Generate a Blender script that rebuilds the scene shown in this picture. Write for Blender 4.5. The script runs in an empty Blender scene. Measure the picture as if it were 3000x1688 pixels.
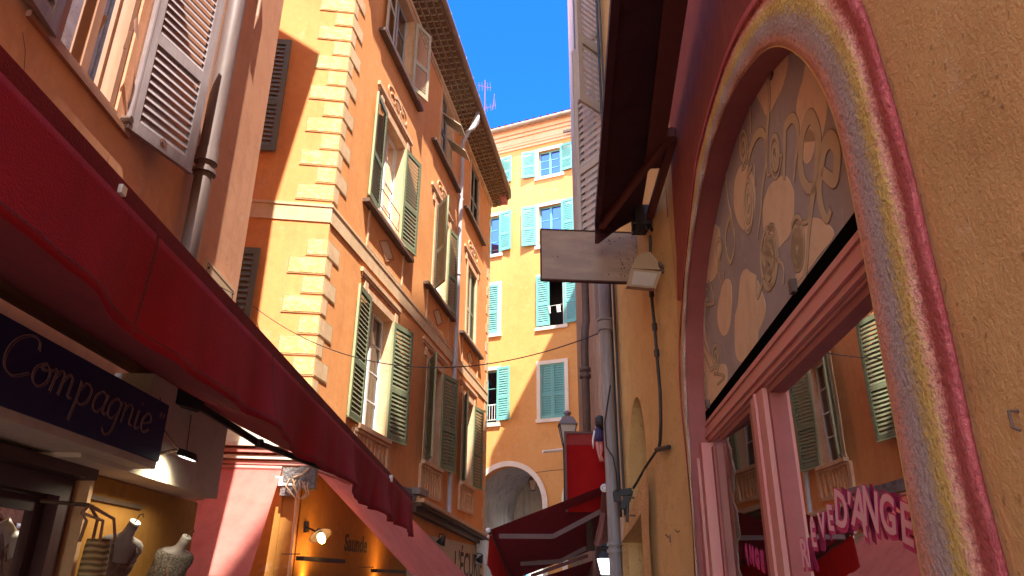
import bpy, bmesh, math, random
from mathutils import Vector, Matrix
from mathutils.geometry import tessellate_polygon
R = math.radians
random.seed(7)
sc = bpy.context.scene
COL = sc.collection

# ------------------------------------------------------------------ camera
F_PX, PW, PH = 2130.0, 3000, 1688
TH, ROLL = R(22.0), R(0.44)
CP = Vector((0, 0, 1.6))
fw = Vector((0, math.cos(TH), math.sin(TH)))
_up = Vector((0, -math.sin(TH), math.cos(TH)))
_rt = Vector((1, 0, 0))
rt = _rt*math.cos(ROLL) + _up*math.sin(ROLL)
up = _up*math.cos(ROLL) - _rt*math.sin(ROLL)
cam = bpy.data.cameras.new('camera')
co = bpy.data.objects.new('camera', cam); COL.objects.link(co)
m = Matrix((rt, up, -fw)).transposed().to_4x4(); m.translation = CP
co.matrix_world = m
cam.sensor_width = 36; cam.lens = 36*F_PX/PW; cam.clip_end = 500; cam.clip_start = 0.05
sc.camera = co
# ------------------------------------------------------------------ sky and sun
SUN_AZ, SUN_EL = 165.0, 60.0          # the sun stands behind the camera, a little to the right
w = bpy.data.worlds.new('World'); sc.world = w; w.use_nodes = True
nt = w.node_tree; bg = nt.nodes['Background']
sky = nt.nodes.new('ShaderNodeTexSky'); sky.sky_type = 'NISHITA'; sky.sun_disc = False
sky.sun_elevation = R(SUN_EL); sky.sun_rotation = R(SUN_AZ); sky.altitude = 300; sky.ozone_density = 3.0
sky.air_density = 1.0; sky.dust_density = 0.1
hs = nt.nodes.new('ShaderNodeHueSaturation'); hs.inputs['Saturation'].default_value = 1.05; nt.links.new(sky.outputs[0], hs.inputs['Color'])
# deep blue away from the sun, paler and warmer towards it, by compass direction
tcw = nt.nodes.new('ShaderNodeTexCoord'); sxyz = nt.nodes.new('ShaderNodeSeparateXYZ'); nt.links.new(tcw.outputs['Generated'], sxyz.inputs[0])
mrw = nt.nodes.new('ShaderNodeMapRange'); mrw.inputs['From Min'].default_value = .70; mrw.inputs['From Max'].default_value = .15; nt.links.new(sxyz.outputs[1], mrw.inputs[0])
tm = nt.nodes.new('ShaderNodeMix'); tm.data_type = 'RGBA'; nt.links.new(mrw.outputs[0], tm.inputs[0]); tm.inputs[6].default_value = (.05,.235,.78,1); tm.inputs[7].default_value = (1.3,1.06,.88,1)
ml = nt.nodes.new('ShaderNodeMix'); ml.data_type = 'RGBA'; ml.blend_type = 'MULTIPLY'; ml.inputs[0].default_value = 1; nt.links.new(hs.outputs[0], ml.inputs[6]); nt.links.new(tm.outputs[2], ml.inputs[7]); nt.links.new(ml.outputs[2], bg.inputs[0]); bg.inputs[1].default_value = 0.15
sl = bpy.data.lights.new('sun', 'SUN'); sl.energy = 2.0; sl.angle = R(0.55); sl.color = (1.0, 0.93, 0.82)
so = bpy.data.objects.new('sun', sl); COL.objects.link(so)
sd = Vector((math.sin(R(SUN_AZ))*math.cos(R(SUN_EL)), math.cos(R(SUN_AZ))*math.cos(R(SUN_EL)), math.sin(R(SUN_EL))))
so.rotation_euler = (sd).to_track_quat('Z', 'Y').to_euler(); so.location = (0, -20, 40)
sc.view_settings.view_transform = 'Standard'; sc.view_settings.look = 'None'
sc.view_settings.exposure = 2.9; sc.view_settings.gamma = 1
sc.cycles.max_bounces = 12; sc.cycles.diffuse_bounces = 8; sc.cycles.transparent_max_bounces = 16
sc.cycles.use_denoising = True

# ------------------------------------------------------------------ helpers
def ray(x, y):
    return (fw*F_PX + rt*(x-PW/2) - up*(y-PH/2)).normalized()
class Wall:
    """vertical wall plane: origin o, direction u (azimuth), outward normal n towards the street"""
    def __init__(s, az, p, flip=False):
        a = R(az); s.u = Vector((math.sin(a), math.cos(a), 0)); s.n = Vector((math.cos(a), -math.sin(a), 0))
        if flip: s.n = -s.n
        s.p = Vector((p[0], p[1], 0)); s.sgn = -1 if flip else 1
    def pt(s, a, h, o=0.0): return s.p + s.u*a + s.n*o + Vector((0, 0, h))
    def at(s, x, y, o=0.0):
        r = ray(x, y); q = s.p + s.n*o
        t = (q-CP).dot(s.n)/r.dot(s.n); v = CP + r*t
        return ((v-s.p).dot(s.u), v.z)
    def mat(s, a, h, o=0.0, turn=0.0):
        """local frame: X = reading direction seen from the street, Y = into the wall, Z = up"""
        X = s.u*s.sgn; Y = -s.n
        M = Matrix((X, Y, Vector((0, 0, 1)))).transposed().to_4x4()
        M = M @ Matrix.Rotation(turn, 4, 'Z') if turn else M
        M.translation = s.pt(a, h, o); return M
def plane_hit(a, b, c, x, y):
    n = (b-a).cross(c-a); r = ray(x, y); return CP + r*((a-CP).dot(n)/r.dot(n))

class MB:
    def __init__(s): s.v = []; s.f = []; s.mi = []; s.uv = {}
    def add(s, vs, fs, k=0):
        b = len(s.v); s.v += [tuple(v) for v in vs]
        for f in fs: s.f.append([b+i for i in f]); s.mi.append(k)
        return s
    def hexa(s, c, k=0):
        return s.add(c, [(0,1,2,3),(7,6,5,4),(0,4,5,1),(1,5,6,2),(2,6,7,3),(3,7,4,0)], k)
    def wb(s, W, a0, a1, h0, h1, o0, o1, k=0):
        return s.hexa([W.pt(a0,h0,o0),W.pt(a1,h0,o0),W.pt(a1,h1,o0),W.pt(a0,h1,o0),W.pt(a0,h0,o1),W.pt(a1,h0,o1),W.pt(a1,h1,o1),W.pt(a0,h1,o1)], k)
    def box(s, x0, x1, y0, y1, z0, z1, k=0, M=None):
        c = [(x0,y0,z0),(x1,y0,z0),(x1,y1,z0),(x0,y1,z0),(x0,y0,z1),(x1,y0,z1),(x1,y1,z1),(x0,y1,z1)]
        if M: c = [M @ Vector(v) for v in c]
        return s.hexa(c, k)
    def bar(s, a, b, wd, th, k=0, upv=Vector((0,0,1))):
        a = Vector(a); b = Vector(b); d = (b-a).normalized()
        x = d.cross(upv); x = x.normalized() if x.length > 1e-4 else Vector((1,0,0)); y = x.cross(d).normalized()
        c = []
        for q in (a, b):
            for i, j in ((-1,-1),(1,-1),(1,1),(-1,1)): c.append(q + x*wd/2*i + y*th/2*j)
        return s.hexa(c, k)
    def tube(s, pts, r, n=10, k=0, cap=True):
        pts = [Vector(p) for p in pts]; rs = r if isinstance(r, (list, tuple)) else [r]*len(pts)
        b = len(s.v); prev = None
        for i, p in enumerate(pts):
            d = (pts[min(i+1, len(pts)-1)] - pts[max(i-1, 0)]).normalized()
            if prev is None: x = d.orthogonal().normalized()
            else:
                x = prev - d*prev.dot(d); x = x.normalized() if x.length > 1e-5 else d.orthogonal().normalized()
            prev = x; y = d.cross(x)
            for j in range(n):
                t = 2*math.pi*j/n; s.v.append(tuple(p + (x*math.cos(t) + y*math.sin(t))*rs[i]))
        for i in range(len(pts)-1):
            for j in range(n):
                j2 = (j+1) % n
                s.f.append([b+i*n+j, b+i*n+j2, b+(i+1)*n+j2, b+(i+1)*n+j]); s.mi.append(k)
        if cap:
            s.f.append([b+j for j in range(n)][::-1]); s.mi.append(k)
            s.f.append([b+(len(pts)-1)*n+j for j in range(n)]); s.mi.append(k)
        return s
    def poly(s, W, loop, holes, o=0.0, depth=0.0, k=0, kr=None, back=False):
        """wall face with holes; reveals of the given depth run inwards from each hole"""
        loops = [loop] + holes
        tri = tessellate_polygon([[Vector((a, h, 0)) for a, h in l] for l in loops])
        flat = [q for l in loops for q in l]
        s.add([W.pt(a, h, o) for a, h in flat], tri, k)
        if back:
            s.add([W.pt(a, h, o-depth) for a, h in flat], tri, k)
            n = len(loop); s.add([W.pt(a, h, o) for a, h in loop] + [W.pt(a, h, o-depth) for a, h in loop], [(i, (i+1)%n, n+(i+1)%n, n+i) for i in range(n)], k)
        if depth:
            for l in holes:
                n = len(l)
                s.add([W.pt(a, h, o) for a, h in l] + [W.pt(a, h, o-depth) for a, h in l],
                      [(i, (i+1) % n, n+(i+1) % n, n+i) for i in range(n)], k if kr is None else kr)
        return s
    def slab(s, W, loop, o0, o1, k=0):
        """an outline in the wall's plane given thickness from o0 to o1"""
        n = len(loop); tri = tessellate_polygon([[Vector((a, h, 0)) for a, h in loop]])
        s.add([W.pt(a, h, o1) for a, h in loop], tri, k)
        s.add([W.pt(a, h, o0) for a, h in loop] + [W.pt(a, h, o1) for a, h in loop], [(i, (i+1)%n, n+(i+1)%n, n+i) for i in range(n)], k)
        return s
    def ribbon(s, W, pts, wd, o0, o1, k=0, closed=False):
        """a painted or cut stroke lying on the wall"""
        n = len(pts); L = []; Rr = []
        for i in range(n):
            a = pts[(i-1) % n] if closed or i else pts[0]; b = pts[(i+1) % n] if closed or i < n-1 else pts[-1]
            dx, dy = b[0]-a[0], b[1]-a[1]; l = math.hypot(dx, dy) or 1
            ww = (wd[i] if isinstance(wd, (list, tuple)) else wd)/2
            L.append((pts[i][0]-dy/l*ww, pts[i][1]+dx/l*ww)); Rr.append((pts[i][0]+dy/l*ww, pts[i][1]-dx/l*ww))
        v = [W.pt(a, h, o1) for a, h in L] + [W.pt(a, h, o1) for a, h in Rr] + [W.pt(a, h, o0) for a, h in L] + [W.pt(a, h, o0) for a, h in Rr]
        f = []
        for i in range(n if closed else n-1):
            j = (i+1) % n
            f += [(i, j, n+j, n+i), (i, 2*n+i, 2*n+j, j), (n+i, n+j, 3*n+j, 3*n+i)]
        return s.add(v, f, k)
    def build(s, name, mats, parent=None, smooth=False, M=None, recalc=True):
        me = bpy.data.meshes.new(name); me.from_pydata(s.v, [], s.f)
        if not isinstance(mats, (list, tuple)): mats = [mats]
        for mm in mats: me.materials.append(mm)
        me.polygons.foreach_set('material_index', s.mi)
        if recalc:
            bm = bmesh.new(); bm.from_mesh(me); bmesh.ops.recalc_face_normals(bm, faces=bm.faces); bm.to_mesh(me); bm.free()
        if smooth:
            me.polygons.foreach_set('use_smooth', [True]*len(me.polygons))
        me.update()
        return link(name, me, parent, M)
WM = {}
def link(name, data, parent=None, M=None):
    o = bpy.data.objects.new(name, data); COL.objects.link(o)
    M = M or Matrix.Identity(4)
    o.matrix_basis = M; WM[o.name] = M
    if parent is not None:
        o.parent = parent; o.matrix_parent_inverse = WM[parent.name].inverted()
    return o
def sharp(o, ang=40):
    me = o.data; me.polygons.foreach_set('use_smooth', [True]*len(me.polygons))
    bm = bmesh.new(); bm.from_mesh(me)
    for e in bm.edges:
        e.smooth = not (len(e.link_faces) == 2 and e.calc_face_angle(0) > R(ang)) and len(e.link_faces) == 2
    bm.to_mesh(me); bm.free(); return o
def tag(o, label, cat, group=None):
    o['label'] = label; o['category'] = cat
    if group: o['group'] = group
    return o
def thing(name, loc, label, cat, group=None):
    o = link(name, None, None, Matrix.Translation(Vector(loc))); o.empty_display_size = .2
    return tag(o, label, cat, group)
def part(name, loc, parent):
    o = link(name, None, parent, Matrix.Translation(Vector(loc))); o.empty_display_size = .1; return o
def struct(o): o['kind'] = 'structure'; return o

# ------------------------------------------------------------------ materials
def newmat(name):
    m = bpy.data.materials.new(name); m.use_nodes = True
    return m, m.node_tree, m.node_tree.nodes['Principled BSDF']
def nd(nt, t, **kw):
    n = nt.nodes.new(t)
    for k, v in kw.items():
        if k in ('operation', 'blend_type', 'data_type', 'noise_dimensions', 'feature', 'wave_type', 'bands_direction', 'attribute_name', 'distance'): setattr(n, k, v)
        else: n.inputs[k].default_value = v
    return n
def mixc(nt, fac, a, b, mode='MIX'):
    n = nt.nodes.new('ShaderNodeMix'); n.data_type = 'RGBA'; n.blend_type = mode
    for sck, val in ((n.inputs[0], fac), (n.inputs[6], a), (n.inputs[7], b)):
        if isinstance(val, bpy.types.NodeSocket): nt.links.new(val, sck)
        elif isinstance(val, (int, float)): sck.default_value = val
        else: sck.default_value = (*val[:3], 1)
    return n.outputs[2]
def coords(nt, sc_=(1,1,1)):
    tc = nt.nodes.new('ShaderNodeTexCoord'); mp = nt.nodes.new('ShaderNodeMapping'); mp.inputs['Scale'].default_value = sc_
    nt.links.new(tc.outputs['Object'], mp.inputs['Vector']); return mp.outputs[0]
def noise(nt, vec, scale, detail=4, rough=.55, lo=.35, hi=.65):
    n = nd(nt, 'ShaderNodeTexNoise', Scale=scale, Detail=detail, Roughness=rough); nt.links.new(vec, n.inputs['Vector'])
    mr = nd(nt, 'ShaderNodeMapRange', **{'From Min': lo, 'From Max': hi}); nt.links.new(n.outputs[0], mr.inputs[0]); return mr.outputs[0], n.outputs[0]
def bump(nt, b, hs, strength, dist):
    bp = nd(nt, 'ShaderNodeBump', Strength=strength, Distance=dist); nt.links.new(hs, bp.inputs['Height']); nt.links.new(bp.outputs[0], b.inputs['Normal'])
def stucco(name, c1, c2, c3=None, big=.7, fine=60, bs=.3, bd=.01, streak=.35, rough=.9, spot=0.0, mid=9):
    """lime plaster: broad colour drift, run-off streaks, small specks, granular relief"""
    m, nt, b = newmat(name); v = coords(nt)
    f1, _ = noise(nt, v, big, 5, .6); c = mixc(nt, f1, c1, c2)
    vs = coords(nt, (3.5, 3.5, .25)); f2, _ = noise(nt, vs, 1.6, 5, .65, .5, .75)
    c3 = c3 or tuple(x*.6 for x in c1)
    ma = nd(nt, 'ShaderNodeMath', operation='MULTIPLY'); ma.inputs[1].default_value = streak; nt.links.new(f2, ma.inputs[0])
    c = mixc(nt, ma.outputs[0], c, c3)
    f3, r3 = noise(nt, v, mid, 6, .7, .3, .75)
    ma = nd(nt, 'ShaderNodeMath', operation='MULTIPLY'); ma.inputs[1].default_value = .35; nt.links.new(f3, ma.inputs[0])
    c = mixc(nt, ma.outputs[0], c, tuple(min(1, x*1.25) for x in c2))
    f6, _ = noise(nt, v, big*1.9+.6, 7, .72, .545, .60)
    ma = nd(nt, 'ShaderNodeMath', operation='MULTIPLY'); ma.inputs[1].default_value = .30; nt.links.new(f6, ma.inputs[0])
    c = mixc(nt, ma.outputs[0], c, tuple((x*.45+y*.55)*k for x, y, k in zip(c1, c3, (1.0, .98, .95))))
    f7, _ = noise(nt, v, big*3.1+1.7, 6, .7, .60, .64)
    ma = nd(nt, 'ShaderNodeMath', operation='MULTIPLY'); ma.inputs[1].default_value = .22; nt.links.new(f7, ma.inputs[0])
    c = mixc(nt, ma.outputs[0], c, tuple(min(1, x*.7+.25) for x in c2))
    if spot:
        f4, _ = noise(nt, v, fine*.5, 2, .5, .66, .72)
        ma = nd(nt, 'ShaderNodeMath', operation='MULTIPLY'); ma.inputs[1].default_value = spot; nt.links.new(f4, ma.inputs[0])
        c = mixc(nt, ma.outputs[0], c, tuple(x*.3 for x in c1))
    nt.links.new(c, b.inputs['Base Color']); b.inputs['Roughness'].default_value = rough; b.inputs['Specular IOR Level'].default_value = .2
    _, r5 = noise(nt, v, fine, 4, .7)
    ad = nd(nt, 'ShaderNodeMath', operation='ADD'); nt.links.new(r5, ad.inputs[0]); nt.links.new(r3, ad.inputs[1])
    bump(nt, b, ad.outputs[0], bs, bd)
    return m
def paint(name, c, c2=None, rough=.55, scale=6, bs=.12, bd=.004, metal=0, amount=.5, aniso=(1,1,1), spec=.4):
    m, nt, b = newmat(name); v = coords(nt, aniso); c2 = c2 or tuple(x*.55 for x in c)
    f, r = noise(nt, v, scale, 6, .7, .42, .78)
    ma = nd(nt, 'ShaderNodeMath', operation='MULTIPLY'); ma.inputs[1].default_value = amount; nt.links.new(f, ma.inputs[0])
    nt.links.new(mixc(nt, ma.outputs[0], c, c2), b.inputs['Base Color'])
    b.inputs['Roughness'].default_value = rough; b.inputs['Metallic'].default_value = metal; b.inputs['Specular IOR Level'].default_value = spec
    _, r2 = noise(nt, v, scale*6, 3, .6); bump(nt, b, r2, bs, bd); return m
def glass(name, tint=(.9,.95,.95), ior=1.6, rough=.0, tintr=(1,1,1)):
    m, nt, b = newmat(name); nt.nodes.remove(b); out = nt.nodes['Material Output']
    fr = nd(nt, 'ShaderNodeFresnel', IOR=ior); tr = nd(nt, 'ShaderNodeBsdfTransparent', Color=(*tint, 1)); gl = nd(nt, 'ShaderNodeBsdfGlossy', Roughness=rough, Color=(*tintr,1))
    mx = nt.nodes.new('ShaderNodeMixShader'); nt.links.new(fr.outputs[0], mx.inputs[0]); nt.links.new(tr.outputs[0], mx.inputs[1]); nt.links.new(gl.outputs[0], mx.inputs[2])
    n = nd(nt, 'ShaderNodeTexNoise', Scale=2.2, Detail=1.0); nt.links.new(coords(nt), n.inputs['Vector'])
    bp = nd(nt, 'ShaderNodeBump', Strength=.12, Distance=.006); nt.links.new(n.outputs[0], bp.inputs['Height']); nt.links.new(bp.outputs[0], gl.inputs['Normal'])
    nt.links.new(mx.outputs[0], out.inputs[0]); return m
def cloth(name, c, c2, trans=.35, scale=3, fine=220, rough=.85, folds=None):
    m, nt, b = newmat(name); out = nt.nodes['Material Output']; v = coords(nt)
    f, _ = noise(nt, v, scale, 5, .6, .3, .7); f2, r2 = noise(nt, v, fine, 2, .5, .3, .7)
    cc = mixc(nt, f, c, c2); ma = nd(nt, 'ShaderNodeMath', operation='MULTIPLY'); ma.inputs[1].default_value = .25; nt.links.new(f2, ma.inputs[0])
    cc = mixc(nt, ma.outputs[0], cc, tuple(x*.5 for x in c))
    f3, _ = noise(nt, coords(nt, (5,5,.5)), 1.5, 5, .65, .45, .75)
    ma = nd(nt, 'ShaderNodeMath', operation='MULTIPLY'); ma.inputs[1].default_value = .40; nt.links.new(f3, ma.inputs[0])
    cc = mixc(nt, ma.outputs[0], cc, tuple(x*.55 for x in c))
    nt.links.new(cc, b.inputs['Base Color']); b.inputs['Roughness'].default_value = rough; b.inputs['Specular IOR Level'].default_value = .15
    b.inputs['Sheen Weight'].default_value = .05
    bump(nt, b, r2, .5, .004)
    if trans:
        t = nt.nodes.new('ShaderNodeBsdfTranslucent'); nt.links.new(cc, t.inputs[0]); mx = nd(nt, 'ShaderNodeMixShader'); mx.inputs[0].default_value = trans
        nt.links.new(b.outputs[0], mx.inputs[1]); nt.links.new(t.outputs[0], mx.inputs[2]); nt.links.new(mx.outputs[0], out.inputs[0])
    return m
def glow(name, c, s):
    m, nt, b = newmat(name); b.inputs['Base Color'].default_value = (*c, 1); b.inputs['Emission Color'].default_value = (*c, 1); b.inputs['Emission Strength'].default_value = s; return m

M = {}
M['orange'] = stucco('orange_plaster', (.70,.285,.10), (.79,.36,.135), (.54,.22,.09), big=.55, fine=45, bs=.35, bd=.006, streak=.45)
M['terra'] = stucco('terracotta_plaster', (.60,.29,.17), (.68,.35,.21), (.44,.21,.13), big=.8, fine=50, bs=.3, bd=.005, streak=.5)
M['yellow'] = stucco('yellow_plaster', (.66,.32,.10), (.72,.38,.13), (.56,.27,.10), big=.4, fine=40, bs=.3, bd=.006, streak=.3)
M['quoin'] = stucco('quoin_paint', (.76,.56,.19), (.86,.70,.33), (.42,.24,.08), big=6, fine=30, bs=.5, bd=.006, streak=.5, mid=16)
def scribble(m, dark, scale=9):
    nt = m.node_tree; b = nt.nodes['Principled BSDF']; lk = b.inputs['Base Color'].links[0].from_socket
    v = coords(nt, (1, 1, 2.2)); n = nd(nt, 'ShaderNodeTexNoise', Scale=float(scale), Detail=4.0, Roughness=.6); nt.links.new(v, n.inputs[0])
    a = nd(nt, 'ShaderNodeMath', operation='SUBTRACT'); nt.links.new(n.outputs[0], a.inputs[0]); a.inputs[1].default_value = .5
    a2 = nd(nt, 'ShaderNodeMath', operation='ABSOLUTE'); nt.links.new(a.outputs[0], a2.inputs[0])
    mr = nd(nt, 'ShaderNodeMapRange', **{'From Min': .015, 'From Max': .07, 'To Min': .85, 'To Max': 0.0}); nt.links.new(a2.outputs[0], mr.inputs[0])
    nt.links.new(mixc(nt, mr.outputs[0], lk, dark), b.inputs['Base Color'])
scribble(M['quoin'], (.50,.32,.11))
M['quoinedge'] = stucco('quoin_edge', (.46,.27,.12), (.58,.36,.17), big=3, fine=30)
M['band'] = stucco('band_paint', (.62,.42,.24), (.74,.52,.32), (.42,.25,.14), big=2, fine=30, bs=.3, streak=.4)
M['relief'] = stucco('relief_paint', (.63,.38,.21), (.72,.48,.30), (.45,.22,.12), big=3, fine=40, bs=.4, streak=.4)
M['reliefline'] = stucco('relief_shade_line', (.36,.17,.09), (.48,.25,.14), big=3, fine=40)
M['white'] = stucco('white_surround', (.78,.68,.54), (.86,.78,.66), (.6,.5,.4), big=2, fine=40, bs=.15, streak=.2)
M['cornice'] = stucco('cornice_cream', (.64,.38,.20), (.70,.46,.28), (.6,.36,.22), big=1, fine=30, bs=.15)
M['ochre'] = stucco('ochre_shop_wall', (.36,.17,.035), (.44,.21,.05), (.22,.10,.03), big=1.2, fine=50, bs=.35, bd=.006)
M['beige'] = stucco('beige_fascia', (.60,.50,.40), (.68,.58,.46), (.4,.32,.25), big=2, fine=60, bs=.15, streak=.2)
M['rough'] = stucco('coarse_stone', (.52,.27,.10), (.66,.38,.16), (.30,.14,.06), big=2.5, fine=34, bs=1.0, bd=.02, spot=.55, mid=22)
M['archwall'] = stucco('sandy_plaster', (.54,.32,.125), (.66,.41,.165), (.40,.21,.085), big=1.1, fine=70, bs=.7, bd=.008, spot=.45, mid=5, streak=.15)
M['worn'] = stucco('worn_plaster', (.42,.30,.24), (.58,.46,.38), (.2,.12,.09), big=3, fine=22, bs=1.0, bd=.03, spot=.7, mid=10)
M['vault'] = stucco('grey_vault', (.50,.47,.40), (.62,.58,.50), (.18,.16,.13), big=1.5, fine=20, streak=.9, bs=.4)
M['rock'] = stucco('grey_rubble', (.20,.17,.16), (.32,.28,.27), (.08,.06,.06), big=5, fine=18, bs=1, bd=.04)
M['tile'] = stucco('eave_tile', (.17,.095,.045), (.25,.15,.075), (.09,.05,.03), big=6, fine=40)
M['mortar'] = stucco('eave_mortar', (.50,.38,.24), (.58,.46,.31), big=5, fine=30)
M['rooftile'] = stucco('roof_tile', (.42,.12,.12), (.52,.19,.18), big=4, fine=30)
M['green'] = paint('olive_green_paint', (.15,.17,.095), (.26,.27,.18), amount=.6, scale=9)
M['greenlight'] = paint('pale_green_edge', (.34,.38,.20), (.26,.27,.18), amount=.5)
M['greydark'] = paint('slate_green_paint', (.125,.14,.115), (.20,.2,.17), amount=.5)
M['cream'] = paint('cream_paint', (.50,.44,.30), (.36,.30,.2), amount=.6, scale=10)
M['turq'] = paint('turquoise_paint', (.15,.45,.42), (.26,.52,.47), amount=.5, scale=8)
M['greyshut'] = paint('grey_shutter_paint', (.27,.215,.225), (.42,.37,.38), amount=.7, scale=7, aniso=(3,3,.6))
M['taupe'] = paint('taupe_paint', (.42,.36,.31), (.32,.26,.22), amount=.6)
M['whitep'] = paint('white_paint', (.78,.77,.74), (.6,.57,.52), amount=.4)
M['greybl'] = paint('grey_blue_frame', (.42,.45,.48), (.3,.3,.32), amount=.5)
M['redwood'] = paint('reddish_wood', (.42,.22,.14), (.30,.13,.08), amount=.7, aniso=(1,1,.3), scale=9)
M['pink'] = paint('pink_wood', (.62,.22,.20), (.50,.30,.21), rough=.6, amount=.9, scale=5, aniso=(2,2,.4), bs=.3)
M['pinkd'] = paint('dark_pink_wood', (.34,.09,.08), (.2,.06,.05), rough=.6, amount=.6)
M['black'] = paint('black_metal', (.018,.016,.018), (.05,.045,.045), rough=.45, amount=.6)
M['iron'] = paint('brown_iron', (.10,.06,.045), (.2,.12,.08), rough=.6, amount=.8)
M['zinc'] = paint('zinc_pipe', (.22,.185,.175), (.36,.31,.30), rough=.5, amount=.8, scale=5, aniso=(4,4,.5), spec=.5)
M['dzinc'] = paint('dark_zinc_pipe', (.16,.115,.11), (.26,.20,.19), rough=.5, amount=.8, scale=5, aniso=(4,4,.5))
M['wzinc'] = paint('pale_zinc_pipe', (.50,.48,.50), (.36,.33,.36), rough=.45, amount=.6, scale=5, aniso=(4,4,.5))
M['rust'] = paint('rust', (.22,.07,.03), (.36,.14,.06), rough=.8, amount=.9, scale=20)
M['gutter'] = paint('weathered_gutter', (.34,.25,.17), (.22,.14,.09), rough=.6, amount=.9, scale=4)
M['signboard'] = paint('weathered_board', (.29,.19,.135), (.44,.31,.20), rough=.5, amount=.9, scale=3, aniso=(1,1,4), spec=.5)
M['speck'] = paint('rust_speck', (.08,.03,.02), rough=.9)
M['navy'] = paint('navy_board', (.035,.028,.105), (.055,.04,.12), rough=.7, amount=.6, scale=4)
M['letterp'] = paint('pinkish_lettering', (.33,.19,.19), rough=.7)
M['purple'] = paint('dark_plum_wood', (.06,.02,.024), (.11,.045,.045), rough=.5, amount=.7)
M['dark'] = paint('dark_interior', (.03,.02,.018), rough=.9)
M['brownin'] = paint('brown_interior', (.11,.055,.04), (.05,.03,.03), rough=.9, scale=2, amount=.9)
M['curtain'] = paint('white_net_curtain', (.72,.72,.68), (.5,.52,.48), rough=.9, scale=5, aniso=(9,9,.4), amount=.6)
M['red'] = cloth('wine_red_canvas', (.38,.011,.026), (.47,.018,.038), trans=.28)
M['redshade'] = cloth('wine_red_underside_shade', (.20,.007,.014), (.25,.010,.020), trans=.10)  # darker copy of the red cloth, shade of the undersides put into its colour
M['redbar'] = cloth('dark_red_bar', (.16,.008,.02), (.22,.02,.03), trans=0)
M['redpanel'] = cloth('bright_red_panel', (.42,.006,.006), (.50,.012,.012), trans=.25)
M['salmon'] = cloth('salmon_canvas', (.84,.26,.22), (.88,.31,.26), trans=.45, fine=160)
M['maroon'] = cloth('dark_maroon_canvas', (.075,.022,.028), (.10,.035,.04), trans=.10)
M['armred'] = paint('maroon_painted_arm', (.12,.03,.022), (.2,.06,.04), rough=.5)
M['armgrey'] = paint('greyish_red_arm', (.12,.05,.045), (.09,.04,.035), rough=.5)
M['tantube'] = paint('tan_roller_tube', (.34,.18,.08), (.22,.10,.05), rough=.6, aniso=(1,.3,1))
M['glass'] = glass('window_glass', (.8,.86,.86), 1.55)
M['skyglass'] = glass('far_window_glass', (.10,.12,.25), 2.0, tintr=(.15,.22,.62))
M['shopglass'] = glass('shop_glass', (.40,.42,.40), 5.5)
M['slate'] = stucco('mural_slate', (.31,.265,.25), (.37,.32,.30), (.26,.22,.21), big=2, fine=70, bs=.12, bd=.003, streak=.15)
M['tan'] = stucco('mural_tan_cloud', (.60,.44,.28), (.70,.52,.34), (.46,.32,.20), big=3, fine=50, bs=.12, bd=.003, streak=.1)
M['tanline'] = paint('mural_tan_line', (.52,.40,.25), (.42,.31,.19), rough=.9, amount=.5)
M['brownline'] = paint('mural_brown_line', (.25,.17,.12), rough=.9)
M['pinkletter'] = paint('pale_pink_letter', (.80,.42,.46), rough=.6, amount=.2)
M['magletter'] = paint('magenta_letter', (.55,.03,.16), rough=.6, amount=.2)
M['plate'] = paint('stone_plate', (.62,.46,.30), (.55,.38,.24), rough=.7, amount=.5)
M['letter'] = paint('dark_letter', (.05,.03,.025), rough=.7)
M['mannequin'] = paint('grey_mannequin', (.36,.31,.30), rough=.5, amount=.2)
M['capw'] = paint('white_cap', (.85,.82,.78), rough=.4, amount=.1)
M['silk'] = paint('brown_silk_top', (.16,.08,.06), (.34,.22,.16), rough=.5, amount=1, scale=28)
M['speckled'] = paint('speckled_knit', (.10,.08,.07), (.46,.40,.34), rough=.9, amount=1, scale=70)
M['cyanflag'] = paint('light_blue_plastic', (.03,.12,.6), rough=.5)
M['bulbw'] = paint('white_bulb', (.85,.82,.80), rough=.3, amount=.1)
M['lampglass'] = paint('frosted_lamp_glass', (.52,.44,.38), rough=.3, amount=.4)
M['beigelamp'] = paint('beige_lamp_metal', (.40,.28,.17), (.3,.2,.12), rough=.5, amount=.4)
M['ledon'] = glow('lit_led', (1,.97,.85), 4)
M['bulbon'] = glow('lit_bulb', (1,.74,.32), 1.3)
M['lanternon'] = glow('lit_lantern', (.85,.92,1), 1.0)
M['pave'] = paint('stone_paving', (.30,.25,.22), (.22,.18,.16), rough=.8, scale=3)
def straw():
    m, nt, b = newmat('straw_weave'); v = coords(nt)
    wv = nt.nodes.new('ShaderNodeTexWave'); wv.bands_direction = 'Z'; wv.inputs['Scale'].default_value = 9; wv.inputs['Distortion'].default_value = 2.5; nt.links.new(v, wv.inputs[0])
    nt.links.new(mixc(nt, wv.outputs[1], (.20,.12,.05), (.58,.42,.20)), b.inputs['Base Color']); bump(nt, b, wv.outputs[1], .8, .01); b.inputs['Roughness'].default_value = .9; return m
M['straw'] = straw()
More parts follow.
